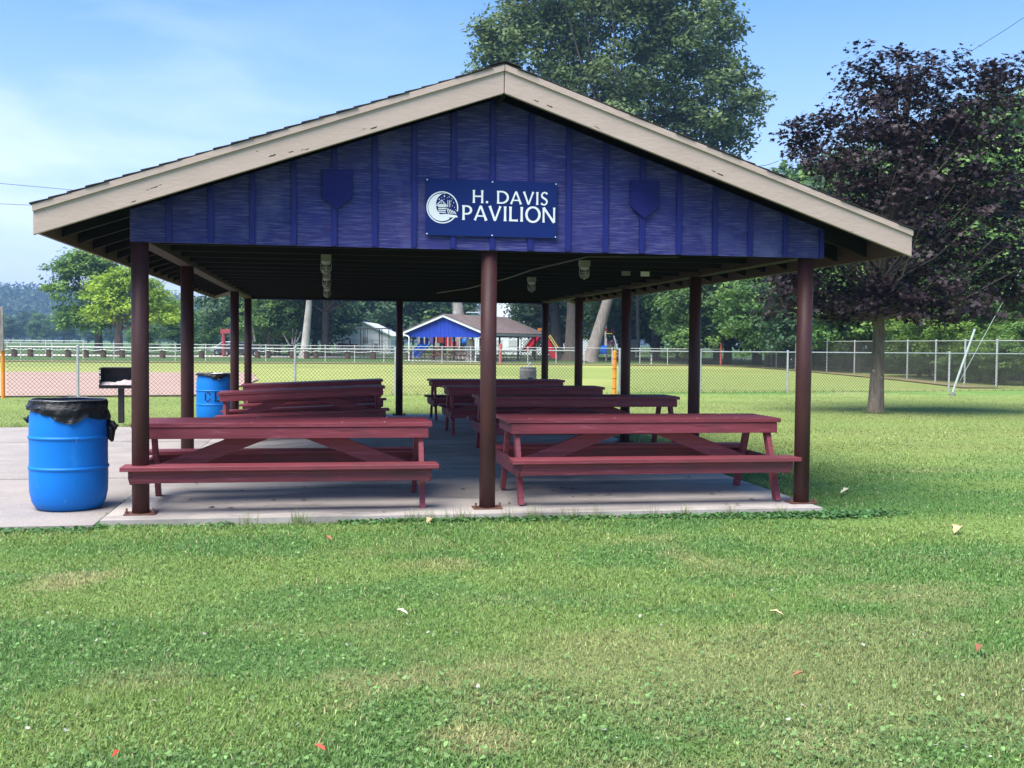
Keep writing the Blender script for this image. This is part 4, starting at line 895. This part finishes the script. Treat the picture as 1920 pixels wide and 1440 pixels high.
bgtree(1075, 95, 'thick grey-barked tree beside the leaning giant', 20, 5.5, LDARK, BARK, .72, 49, lobes=[(0,0,15,6,5,4),(1,2,9,3,3,2)])
# far and mid rows
g_row = 'green trees crowding the skyline behind the right fence'
protos = {}
def proto(key, leafm, hh, rad, seed):
    lob_ = [(0,0,hh*.62,rad,rad,hh*.33),(rad*.5,.4,hh*.42,rad*.75,rad*.75,hh*.24),(-rad*.55,-.4,hh*.45,rad*.7,rad*.7,hh*.25),(rad*.1,-rad*.4,hh*.28,rad*.9,rad*.6,hh*.2),(0,0,hh*.86,rad*.5,rad*.5,hh*.13)]
    cl = clumps_from(lob_, 210, hh*.085, seed, .45, .12, -.9)
    me = leaf_cloud('crown', cl, 62, hh*.036, leafm, seed, .5); b = MB(); b.tube([(0,0,0),(0,0,hh*.3),(.3,0,hh*.8)], [hh*.03, hh*.022, hh*.006], 10, False)
    limbs(b, cl, [(0,0,0),(0,0,hh*.3),(.3,0,hh*.8)], hh*.025, 24, seed)
    tm = bpy.data.meshes.new('trunk'); tm.from_pydata(b.v, [], b.f); tm.materials.append(BARK); protos[key] = (me, tm, hh)
proto('d', LDARK, 14, 5.2, 101); proto('m', LMID, 14, 5.0, 103); proto('e', LMID, 14, 5.6, 107); proto('f', LFRESH, 7, 3.2, 109)
def put(px, d, key, h, rz, label, group=None, name='leafy_tree', wx=1.0):
    me_c, me_t, hh = protos[key]; s = h/hh; x, y, z = place(px, d, -.15)
    T = thing(name, label, 'tree', (x,y,z), rz, group); T.scale = (s*wx, s*wx, s)
    mobj('crown', me_c, T); mobj('trunk', me_t, T); return T
row_lab = 'leafy green tree in the dense row behind the right side fence'
for (px, d, key, h) in [(1185,112,'m',13),(1230,104,'m',15),(1275,112,'e',17),(1290,92,'m',10),(1345,98,'e',14),(1365,84,'d',12),(1420,90,'e',15.5),(1470,82,'d',15),(1500,92,'m',17),(1545,80,'e',15.5),(1590,74,'d',14),(1640,82,'m',17.5),(1680,72,'e',14.5),(1735,74,'d',15.5),(1790,68,'m',15),(1850,64,'e',16.5),(1905,60,'d',15.5),(1960,56,'m',16),(1440,74,'e',8.5),(1520,68,'d',8),(1310,82,'e',7.5),(1610,62,'m',8)]:
    put(px, d, key, h, random.uniform(0,6.28), row_lab, g_row, wx=random.uniform(.9,1.15))
bk = 'dark green tree in the far row beyond the playground'
for (px, d, key, h) in [(700,165,'d',19),(752,160,'d',17),(790,150,'d',17),(830,150,'m',16),(655,170,'d',17),(1035,165,'d',16),(1120,160,'d',19),(1165,118,'m',12),(1002,121,'d',10.5),(1024,116,'d',9)]:
    put(px, d, key, h, random.uniform(0,6.28), bk, 'dark trees beyond the playground')
lf = 'dark tree in the thicket right of the back left posts'
for (px, d, key, h) in [(480,112,'d',12.5),(520,118,'d',14),(545,106,'d',9.5),(590,125,'d',13),(505,104,'e',7.5),(610,140,'e',10)]:
    put(px, d, key, h, random.uniform(0,6.28), lf, 'dark thicket trees under the left half of the roof')
put(425, 128, 'e', 8.5, 1, 'green tree behind the red frame, left of the back posts', name='leafy_tree'); put(385, 150, 'm', 6, 2, 'small green tree left of the red frame, before the blue hill'); put(335, 135, 'e', 6.6, .5, 'low green tree just right of the lime-green maple')
put(268, 130, 'e', 4.2, .5, 'low pale green bush behind the lime-green maple trunk', name='bush')
for (px, d, h, lab) in [(1778,50,4.6,'bright lime-green young tree poking above the right fence under the purple maple'),(1725,54,4.2,'fresh green sapling behind the right fence, left of the guy pole'),(1840,48,4.2,'fresh green shrub behind the right fence, right of the guy pole')]:
    put(px, d, 'f', h, random.uniform(0,6), lab, name='young_tree')
for (px, d, h, key, lab) in [(1870,45,2.5,'f','leafy shrub pressed against the right fence near the photo edge'),(1925,43,2.8,'m','green shrub at the right photo edge behind the fence'),(1800,48,2.0,'m','low green shrub behind the fence below the guy pole'),(1745,54,2.4,'e','low shrub in shade behind the right fence'),(1690,60,2.6,'d','dark shrub behind the fence right of the maple trunk'),(1905,50,7.5,'e','rounded green bush above the fence at far right'),(1590,66,2.8,'d','dark shrub behind the fence left of the maple trunk'),(1520,72,2.8,'d','dark shrub behind the fence beside the right corner post')]:
    put(px, d, key, h, random.uniform(0,6), lab, name='bush', wx=1.3)
for k, (px, d, h) in enumerate([(75,330,9.5),(120,340,9),(165,330,8),(20,345,8.5),(-20,330,9.5),(210,320,8),(255,300,8),(300,310,9),(350,300,8),(45,420,12),(100,430,11),(150,420,10),(0,430,12),(60,500,15),(130,500,13)]):
    put(px, d, 'd' if k % 2 else 'm', h, k, 'distant tree in the valley below the blue hill', 'distant valley trees')
# bare stems of the thicket
b = MB()
for (px, py0, px1, py1) in [(543,648,527,618),(548,645,549,615),(552,645,556,618),(556,642,565,622),(478,640,470,590)]:
    b.tube([bearing(px,py0,103), bearing(px1,py1,103)], [.10,.05], 6)
tag(b.obj('bare_stems', BARKL), 'leaning bare pale stems in front of the dark thicket', 'dead branches')

# ------------------------------------------------------------------ hills
def hill(name, cx, cy, lx, ly, hh, seed):
    n = 60; m_ = 30; xs_ = np.linspace(-1,1,n); ys_ = np.linspace(-1,1,m_); X_, Y_ = np.meshgrid(xs_, ys_)
    Zh = hh*np.clip(1-X_**2,0,1)**.7*np.clip(1-Y_**2,0,1)**.8*(.8+.35*fbm(X_*4+seed, Y_*2, seed)); V = np.stack([cx+X_*lx, cy+Y_*ly, Zh-2], -1).reshape(-1,3)
    id_ = np.arange(n*m_).reshape(m_,n); F_ = np.stack([id_[:-1,:-1], id_[:-1,1:], id_[1:,1:], id_[1:,:-1]], -1).reshape(-1,4)
    me = np_mesh(name, V, F_, M(name+'_ground', (.02,.045,.018), (.03,.06,.022), .02, rough=.95), True); o = mobj(name, me, kind='structure')
    # the canopy: leaf sprays grouped in crowns over the camera-side slope
    g = np.random.default_rng(seed); k = 1500; u = g.uniform(-1,1,k); v = g.uniform(-1,.15,k)
    zz = hh*np.clip(1-u**2,0,1)**.7*np.clip(1-v**2,0,1)**.8*(.8+.35*fbm(u*4+seed, v*2, seed))
    cl = np.stack([cx+u*lx, cy+v*ly, zz-2+3, 7+5*g.random(k), g.random(k), u*0, u*0-.5, u*0], -1)
    me = leaf_cloud(name+'_canopy', cl, 34, 4.0, LHILL, seed, .75, .6); c = mobj(name+'_forest', me, kind='stuff'); c['label'] = 'blue-green forest canopy covering the distant hillside'; return o
hill('distant_hill', -330, 1020, 330, 260, 44, 3)
hill('valley_hill', -40, 1400, 420, 200, 42, 8)

# ------------------------------------------------------------------ small pavilion beyond the field
Bp = np.array([10.5,75.42]); dv_ = np.array([17.15-10.5, 84.43-75.42]); Ld = np.hypot(*dv_); ang = math.atan2(dv_[1], dv_[0])-math.pi/2
T = thing('small_pavilion', 'smaller bright blue gabled pavilion with white trim beyond the outfield fence', 'pavilion', (Bp[0], Bp[1], -.05), ang)
hw2 = 3.95; ze2, za2 = 2.27, 3.72; sl2 = (za2-ze2)/hw2; Dp = 11.0
for s in (-1,1):
    MB().prism([(s*.01,za2-.2),(s*.01,za2),(s*hw2,ze2),(s*hw2,ze2-.2)], -.05, 0).obj('fascia_board', WTRIM, T)
    MB().prism([(0,za2+.02),(0,za2+.07),(s*(hw2+.1),ze2+.03),(s*(hw2+.1),ze2-.02)], -.1, Dp).obj('roof_slope', GREYSH, T)
    MB().box(min(s*(hw2),s*(hw2+.1)),max(s*hw2,s*(hw2+.1)),-.05,Dp,ze2-.22,ze2-.025).obj('gutter', GALV, T)
    for yy in (.5,3.8,7.2,10.5): MB().lathe([(.08,0),(.08,ze2)], 10, (s*3.1,yy,0)).obj('post', IRON, T)
MB().tube([(-hw2-.02,-.1,2.15),(-3.2,-.1,1.98),(-3.1,-.1,1.85),(-3.1,-.1,0)], .06, 8).obj('downspout', WTRIM, T)
MB().tube([(hw2-.3,-.1,2.0),(3.1,-.1,1.85),(3.0,-.1,0)], .06, 8).obj('downspout', WTRIM, T)
for k in range(20):
    x0 = -3.5+.35*k; x1 = x0+.335; z_ = lambda x: za2-.18-sl2*abs(x)
    MB().prism([(x0,1.93),(x1,1.93),(x1,max(z_(x1),1.95)),(x0,max(z_(x0),1.95))] if not (x0 < 0 < x1) else [(x0,1.93),(x1,1.93),(x1,z_(x1)),(0,z_(0)),(x0,z_(x0))], .25, .28).obj('gable_board', BRBLUE, T)
for yy in (1,4,7,10): MB().box(-3.1,3.1,yy,yy+.06,1.98,2.12).obj('tie_beam', IRON, T)
MB().box(-3.8,3.8,-.2,11,-.1,.03).obj('floor_slab', GRAVEL, T)
# its tables: maroon frames and tops seen in a row under its roof
ft = thing('round_park_table', '', 'picnic table'); 
MB().box(-.9,.9,-.35,.35,.70,.76).obj('tabletop', MAR2, ft)
for s in (-1,1): MB().box(-.9,.9,s*.7-.13,s*.7+.13,.41,.45).obj('seat', MAR2, ft)
b = MB()
for sx in (-.7,.7):
    for s in (-1,1): b.tube([(sx,s*.25,.72),(sx,s*.75,.42),(sx,s*.8,0)], .03, 6)
    b.tube([(sx,-.75,.40),(sx,.75,.40)], .03, 6)
b.obj('steel_frame', MAR2, ft); ft.name = 'steel_picnic_table'
firstf = True
for k, (u, v, lab) in enumerate([(-2.0,1.6,'maroon steel picnic table at the left front under the small blue pavilion'),(0.5,1.6,'maroon steel picnic table at the centre front under the small blue pavilion'),(2.3,2.2,'maroon steel picnic table at the right front under the small blue pavilion'),(-1.0,5,'maroon steel picnic table deeper under the small blue pavilion, left'),(1.6,5.2,'maroon steel picnic table deeper under the small blue pavilion, right'),(1.5,8.6,'maroon steel picnic table at the back of the small blue pavilion')]):
    o = ft if firstf else copy_tree(ft); firstf = False
    ca, sa = math.cos(ang), math.sin(ang); o.location = (Bp[0]+u*ca-v*sa, Bp[1]+u*sa+v*ca, -.02); o.rotation_euler = (0,0,ang+random.uniform(-.2,.2)); o['label'] = lab; o['group'] = 'steel tables under the small pavilion'
# a loose trunk piece standing before it
x, y, z = place(882, 86); tag(MB().lathe([(.50,-.1),(.42,.15),(.36,1.1),(.34,1.75),(0,1.8)], 14, (x,y,-.05)).obj('tree_stump', BARKL), 'tall pale cut stump in front of the small blue pavilion', 'stump')

# ------------------------------------------------------------------ playground
def wpt(px, py, d): return tuple(bearing(px, py, d))
def vpost(b, px, py0, d, ztop, r_=.07):
    x, y, _ = place(px, d); b.lathe([(r_,0),(r_,ztop),(0,ztop+.05)], 8, (x,y,-.05))
def slide(p0, p1, w, side):
    """trough from top p0 to bottom p1, side = horizontal unit vector across it"""
    b = MB(); p0 = np.array(p0); p1 = np.array(p1); s_ = np.array(side)*w/2; n = 9; V = []
    for k in range(n):
        t = k/(n-1); c = p0+(p1-p0)*t; c[2] = p1[2]+(p0[2]-p1[2])*(1-t)**1.15
        for q, hgt in ((-1,.22),(-1,.0),(1,.0),(1,.22)): V.append(c+s_*q+np.array([0,0,hgt]))
    b.add(V, [(4*k+i, 4*k+i+1, 4*k+4+i+1, 4*k+4+i) for k in range(n-1) for i in range(3)]); return b
x0, y0, _ = place(820, 99)
T = thing('play_structure', 'blue, purple and red play structure seen under the small blue pavilion roof', 'play structure', (x0,y0,-.05)); og = (x0,y0,-.05)
for px in (786,796,818,840,852,862,873): 
    b = MB(); vpost(b, px, 0, 98, 2.9); b.obj('post', BEIGE, T, origin=og)
def panel(px0, px1, py0, py1, d, mat, name, th=.08):
    a_ = np.array(bearing(px0, py1, d)); c_ = np.array(bearing(px1, py1, d)); top = bearing(px0, py0, d)[2]; b = MB()
    b.beam((a_[0],a_[1],(a_[2]+top)/2), (c_[0],c_[1],(a_[2]+top)/2), th, top-a_[2]); return b.obj(name, mat, T, origin=og)
panel(786,803,622,634,98.3,PBLUE,'roof_panel'); panel(786,803,634,648,98.6,M('deep_blue_panel',(.006,.04,.22),rough=.5),'back_panel'); panel(806,815,628,646,98.2,PURP,'side_panel'); panel(817,832,626,643,98.2,M('orange_red_mesh_panel',(.36,.05,.03),rough=.6),'mesh_panel')
panel(835,846,628,653,98.1,RED,'red_panel'); panel(848,856,640,652,98.1,RED,'red_panel'); panel(806,858,650,652.5,98,MAR2,'deck'); panel(786,803,647,650,98,MAR2,'deck'); panel(860,866,634,650,98.2,M('dark_navy_panel',(.02,.02,.06),rough=.5),'side_panel')
c_ = bearing(872,641,98); b = MB(); b.lathe([(.02,-.36),(.25,-.28),(.37,0),(.25,.28),(.02,.36)], 14, tuple(c_)); b.obj('tube_bubble', PBLUE, T, smooth=True, origin=og)
for px in (791,799):
    slide(bearing(px+3,646,98), bearing(px-20,670,94.5), .62, CR/np.linalg.norm(CR)).obj('slide', PBLUE, T, origin=og)
b = MB()
for k in range(9): b.tube([wpt(809+k*2.4,656,97), wpt(810+k*2.8,672,96)], .04, 5)
b.tube([wpt(806,657,97), wpt(818,653,97), wpt(832,658,97)], .05, 6); b.tube([wpt(812,668,96), wpt(822,660,96), wpt(834,668,96)], .05, 6); b.obj('arched_climber', MAR2, T, origin=og)
# red slide tower
x0, y0, _ = place(1014, 98); T = thing('slide_tower', 'red slide tower with an orange top panel right of the small pavilion', 'play structure', (x0,y0,-.05)); og = (x0,y0,-.05)
for px in (1005,1022): b = MB(); vpost(b, px, 0, 98, 2.6); b.obj('post', BEIGE, T, origin=og)
slide(bearing(1011,629,98), bearing(984,660,95), .6, CR).obj('slide', RED, T, origin=og); slide(bearing(1018,629,98), bearing(1040,672,96), .6, CR).obj('slide', RED, T, origin=og)
panel(1008,1018,615,620,98,ORANGE,'sign_panel'); panel(1004,1024,628,631,98,MAR2,'deck')
for dx in (0,4):
    MB().tube([wpt(1027+dx,628,98), wpt(1043+dx,652,97)], .05, 6).obj('ladder_rail', YEL, T, origin=og)
# right play set
x0, y0, _ = place(1146, 92); T = thing('play_structure', 'small play set with a red roof and blue slide beside the leaning trunk', 'play structure', (x0,y0,-.05)); og = (x0,y0,-.05)
for px, mt in ((1137,BEIGE),(1150,MAR2)): b = MB(); vpost(b, px, 0, 91, 1.95); b.obj('post', mt, T, origin=og)
MB().add([wpt(1127,620,92), wpt(1140,621,91), wpt(1131,609,91.5), wpt(1139,619,93)], [(0,1,2),(1,3,2),(3,0,2)]).obj('peaked_roof', RED, T, origin=og)
panel(1127,1148,624.5,626,91,YEL,'rail'); panel(1127,1133,634,650,91.5,M('navy_slide_hood',(.01,.02,.12),rough=.4),'slide_hood')
slide(bearing(1131,648,91), bearing(1129,664,88.5), .7, CR).obj('slide', PBLUE, T, origin=og)
MB().tube([wpt(1151,630,91), wpt(1158,655,90)], .05, 6).obj('ladder_rail', WHITEP, T, origin=og)
b = MB()
for k in range(6): b.tube([wpt(1138+k*2,640,91), wpt(1138+k*2,662,91)], .03, 5)
b.tube([wpt(1137,641,91), wpt(1150,641,91)], .05, 5); b.tube([wpt(1146,621,91), wpt(1149,614,91), wpt(1152,622,91), wpt(1149,628,91), wpt(1146,621,91)], .05, 6); b.obj('climbing_bars', MAR2, T, origin=og)
tag(MB().tube([wpt(1135,668,93), wpt(1137,540,93), wpt(1138,470,93)], .09, 8).obj('flag_pole', WHITEP), 'thin white pole standing behind the leaning trunk', 'pole')
# swing set and frame in front of the white shed
T = thing('swing_set', 'dark swing frame with hanging swings before the white shed', 'swing set', place(695,118)); og = place(695,118)
d = 118; b = MB(); b.tube([wpt(662,616,d), wpt(728,616,d)], .07, 6); b.obj('top_bar', IRON, T, origin=og)
for px in (676,682,711,716,729): MB().tube([wpt(px,616,d), wpt(px+.5,658,d)], .05, 6).obj('frame_leg', IRON, T, origin=og)
for px in (685,689,712): MB().tube([wpt(px,617,d), wpt(px,645,d)], .025, 5).obj('swing_chain', IRON, T, origin=og)
x, y, _ = place(674, 96)
o = copy_tree(ft); o.location = (x, y, -.05); o.rotation_euler = (0,0,.3); o['label'] = 'dark picnic table on the grass before the white shed'; del o['group']
T = thing('park_shelter_frame', 'small dark bench frame in front of the white shed', 'bench', place(652,125)); og = place(652,125); d = 125
b = MB(); b.tube([wpt(642,655,d), wpt(642,637,d), wpt(656,636,d), wpt(656,655,d)], .12, 6); b.obj('frame', IRON, T, origin=og)
b = MB(); b.beam(wpt(634,646,d), wpt(670,648,d), .4, .35); b.obj('bench_seat', MAR2, T, origin=og)

# ------------------------------------------------------------------ buildings
def building(name, label, p0, p1, depth, hwall, hroof, mat, roofm, windows=(), lap=True):
    p0 = np.array(p0[:2]); p1 = np.array(p1[:2]); L = np.hypot(*(p1-p0)); an = math.atan2(p1[1]-p0[1], p1[0]-p0[0])
    T = thing(name, label, 'building', (p0[0], p0[1], -.1), an)
    b = MB(); b.prism([(0,0),(L,0),(L,hwall),(L/2,hwall+hroof),(0,hwall)], 0, depth); b.obj('wall', mat, T)
    for s in (0,1):
        x0 = -.3 if s == 0 else L+.3
        MB().prism([(x0,hwall-.15+.02),(L/2,hwall+hroof+.02),(L/2,hwall+hroof+.14),(x0,hwall-.03)], -.3, depth+.3).obj('roof', roofm, T)
    for (u0,u1,z0,z1,gm_) in windows:
        w = MB().box(u0,u1,-.06,-.005,z0,z1).obj('window', WTRIM, T); MB().box(u0+.07,u1-.07,-.075,-.062,z0+.07,z1-.07).obj('pane', gm_, w)
    return T
BW = M('pale_blind', (.55,.55,.52), rough=.4)
building('white_shed', 'white metal shed with a low gable behind the swing frame', place(630,131), place(732,131), 14, 2.3, 1.55, WALLW, ROOFP, [(3.2,3.9,1.5,2.2,BW),(4.6,5.2,.3,1.4,GREYBOX),(2.0,2.9,.4,1.2,BW)])
building('white_hall', 'large white hall with a high gable behind the small blue pavilion', place(872,150), place(1046,150), 22, 5.4, 4.2, WALLW, ROOFP, [])
T = building('white_annex', 'long low white building behind the playground and tree trunks', place(880,138), place(1118,138), 9, 2.6, .6, WALLW, ROOFP, [(1.2+1.9*k,2.4+1.9*k,1.1,2.0,BW) for k in range(7)])
T = thing('roof_cupola', 'small teal cupola box above the roof of the small blue pavilion', 'cupola', place(888,139)); og = place(888,139); d = 139
b = MB(); p = np.array(place(889,139)); b.box(p[0]-.5,p[0]+.5,p[1],p[1]+1,0,5.3); b.obj('cupola_box', TEAL, T, origin=og)
b = MB(); b.box(p[0]-.95,p[0]+.65,p[1]-.15,p[1]+1.15,5.3,5.42); b.obj('cupola_roof', ROOFP, T, origin=og)

# ------------------------------------------------------------------ log posts with a cable, red frame, car, far grills, poles
lgx = [-7,27,57,92,128,161,194,229,262,305,345,378,483,502,548,575,592,652,700,766]
xs_ = []
for i, px in enumerate(lgx):
    d = 88 if px < 470 else 92
    x, y, z = place(px, d); xs_.append((x,y))
    b = MB(); b.lathe([(.24,0),(.23,.5),(.22,.62),(0,.64)], 9, (0,0,0)); o = b.obj('log_post', LOG); o.location = (x,y,z)
    tag(o, 'short brown log post in the row along the gravel drive', 'post', 'short log posts along the gravel drive')
b = MB()
for (a_, b_) in zip(xs_[:-1], xs_[1:]):
    if math.hypot(b_[0]-a_[0], b_[1]-a_[1]) > 5: continue
    pts = [(lerp(a_[0],b_[0],t), lerp(a_[1],b_[1],t)-.25, .62-.10*math.sin(math.pi*t)) for t in (0,.25,.5,.75,1)]; b.tube(pts, .035, 5, False)
tag(b.obj('slack_cable', WTRIM), 'slack white cable strung along the tops of the log posts', 'cable')
T = thing('red_frame', 'red timber frame with a thick crossbar beyond the field', 'frame', place(418,88)); og = place(418,88); d = 88; REDW = M('dull_red_timber', (.36,.07,.08), (.28,.05,.06), 3, rough=.7)
MB().tube([wpt(420,668,d), wpt(419,622,d)], .16, 8).obj('upright', REDW, T, origin=og)
MB().beam(wpt(414,621,d), wpt(441,621,d), .3, .36).obj('crossbar', REDW, T, origin=og)
def car(px, d, mat, lab, rz):
    T = thing('parked_car', lab, 'car', place(px, d), rz, 'cars parked beyond the field')
    prof = [(-2.1,.35),(-2.15,.75),(-1.5,.9),(-.9,1.38),(.7,1.4),(1.35,.95),(2.05,.85),(2.15,.35)]
    MB().prism(prof, -.85, .85).obj('body', mat, T, bevel=.05); MB().prism([(-1.38,.93),(-.85,1.33),(-.05,1.35),(-.05,.93)], -.87, -.855).obj('side_window', GLASS, T); MB().prism([(.02,.93),(.02,1.35),(.66,1.35),(1.2,.95)], -.87, -.855).obj('side_window', GLASS, T)
    for sx in (-1.35,1.35):
        for sy in (-.8,.8):
            b = MB(); b.tube([(sx,sy-.1,.32),(sx,sy+.1,.32)], .32, 14); w = b.obj('wheel', TYRE, T); b = MB(); b.tube([(sx,sy-.11,.32),(sx,sy+.11,.32)], .18, 10); b.obj('rim', GALV, w)
car(452, 99, CARB, 'dark blue car parked beyond the field behind the red frame', .05); car(436, 106, CARS, 'silver car parked behind the dark blue car', -.05)
def far_grill(px, d, lab):
    x, y, z = place(px, d); T = thing('pedestal_grill', lab, 'grill', (x,y,z), 0, 'pedestal grills beyond the field')
    MB().lathe([(.06,0),(.06,.95)], 8).obj('pedestal', WHITEP, T); MB().prism([(-.3,.98),(-.12,.88),(.14,.88),(.38,1.1),(.3,1.1),(.12,1.02),(-.2,1.03)], -.15, .15).obj('fire_bowl', IRON, T)
far_grill(1222, 79, 'pedestal grill on a white post behind the field right of centre'); far_grill(1163, 84, 'pedestal grill half hidden by the fence post near the play set')
T = thing('utility_pole', 'grey wooden utility pole with a meter box beyond the field', 'utility pole', place(1196,100)); og = place(1196,100)
MB().tube([wpt(1197,668,100), wpt(1195,520,100), wpt(1194,430,100)], [.17,.15,.13], 8).obj('pole', POLEW, T, origin=og)
MB().cbox(tuple(np.array(wpt(1190,645,99))), (.6,.3,.85)).obj('meter_box', GREYBOX, T, origin=og); MB().tube([wpt(1192,655,99.2), wpt(1192,668,99.2)], .06, 6).obj('meter_conduit', GALV, T, origin=og)
# leaning guy with its plastic sleeve, running up to a pole outside the picture
T = thing('guy_wire', 'leaning pale guy sleeve and wire anchored by the right fence', 'guy wire', (22.5,23.7,-.05)); og = (22.5,23.7,-.05)
A_ = bearing(1786,736,33.6); Bt = bearing(1828,617,33.9); MB().tube([A_, Bt], .036, 8).obj('guy_sleeve', GUYM, T, origin=og)
q0 = bearing(1800,714,33.7); q1 = bearing(1855,612,34); q2 = bearing(1925,487,34.6); q3 = bearing(2080,200,36); MB().tube([q0,q1,q2,q3], .009, 5).obj('guy_strand', GUYM, T, origin=og)
MB().lathe([(.10,-.05),(.09,.08),(0,.10)], 8, (float(A_[0]),float(A_[1]),-.05)).obj('anchor_cap', CONC, T, origin=og)
T = thing('overhead_wires', 'thin black utility wires crossing the sky at upper right', 'wire', tuple(bearing(1900,100,50))); og = tuple(bearing(1900,100,50))
for (a_, b_) in [((1786,118),(1990,-14)),((1868,146),(2020,62)),((1868,200),(2020,168)),((1880,212),(2020,196)),((1420,312),(1460,302))]:
    MB().tube([bearing(*a_,50), bearing((a_[0]+b_[0])/2,(a_[1]+b_[1])/2+2,50), bearing(*b_,50)], .013, 5).obj('wire', WIREK, T, origin=og)
T = thing('overhead_wires', 'two thin utility wires in the sky left of the roof corner', 'wire', tuple(bearing(60,350,60))); og = tuple(bearing(60,350,60))
for (a_, b_) in [((-120,333),(420,376)),((-120,377),(420,394))]:
    MB().tube([bearing(*a_,60), bearing((a_[0]+b_[0])/2,(a_[1]+b_[1])/2+3,60), bearing(*b_,60)], .014, 5).obj('wire', WIREK, T, origin=og)

# ------------------------------------------------------------------ air
hz = MB().box(-900,1100,-40,1750,-4,75).obj('haze', None, kind='stuff'); hz['label'] = 'thin blue summer haze over the valley'
hm = bpy.data.materials.new('summer_haze'); hm.use_nodes = True; hn = hm.node_tree.nodes; hn.clear(); ho = hn.new('ShaderNodeOutputMaterial'); hv_ = hn.new('ShaderNodeVolumePrincipled')
hv_.inputs['Color'].default_value = (.42,.66,1,1); hv_.inputs['Density'].default_value = .00042; hv_.inputs['Anisotropy'].default_value = .2
hm.node_tree.links.new(hv_.outputs[0], ho.inputs['Volume']); hz.data.materials.append(hm)
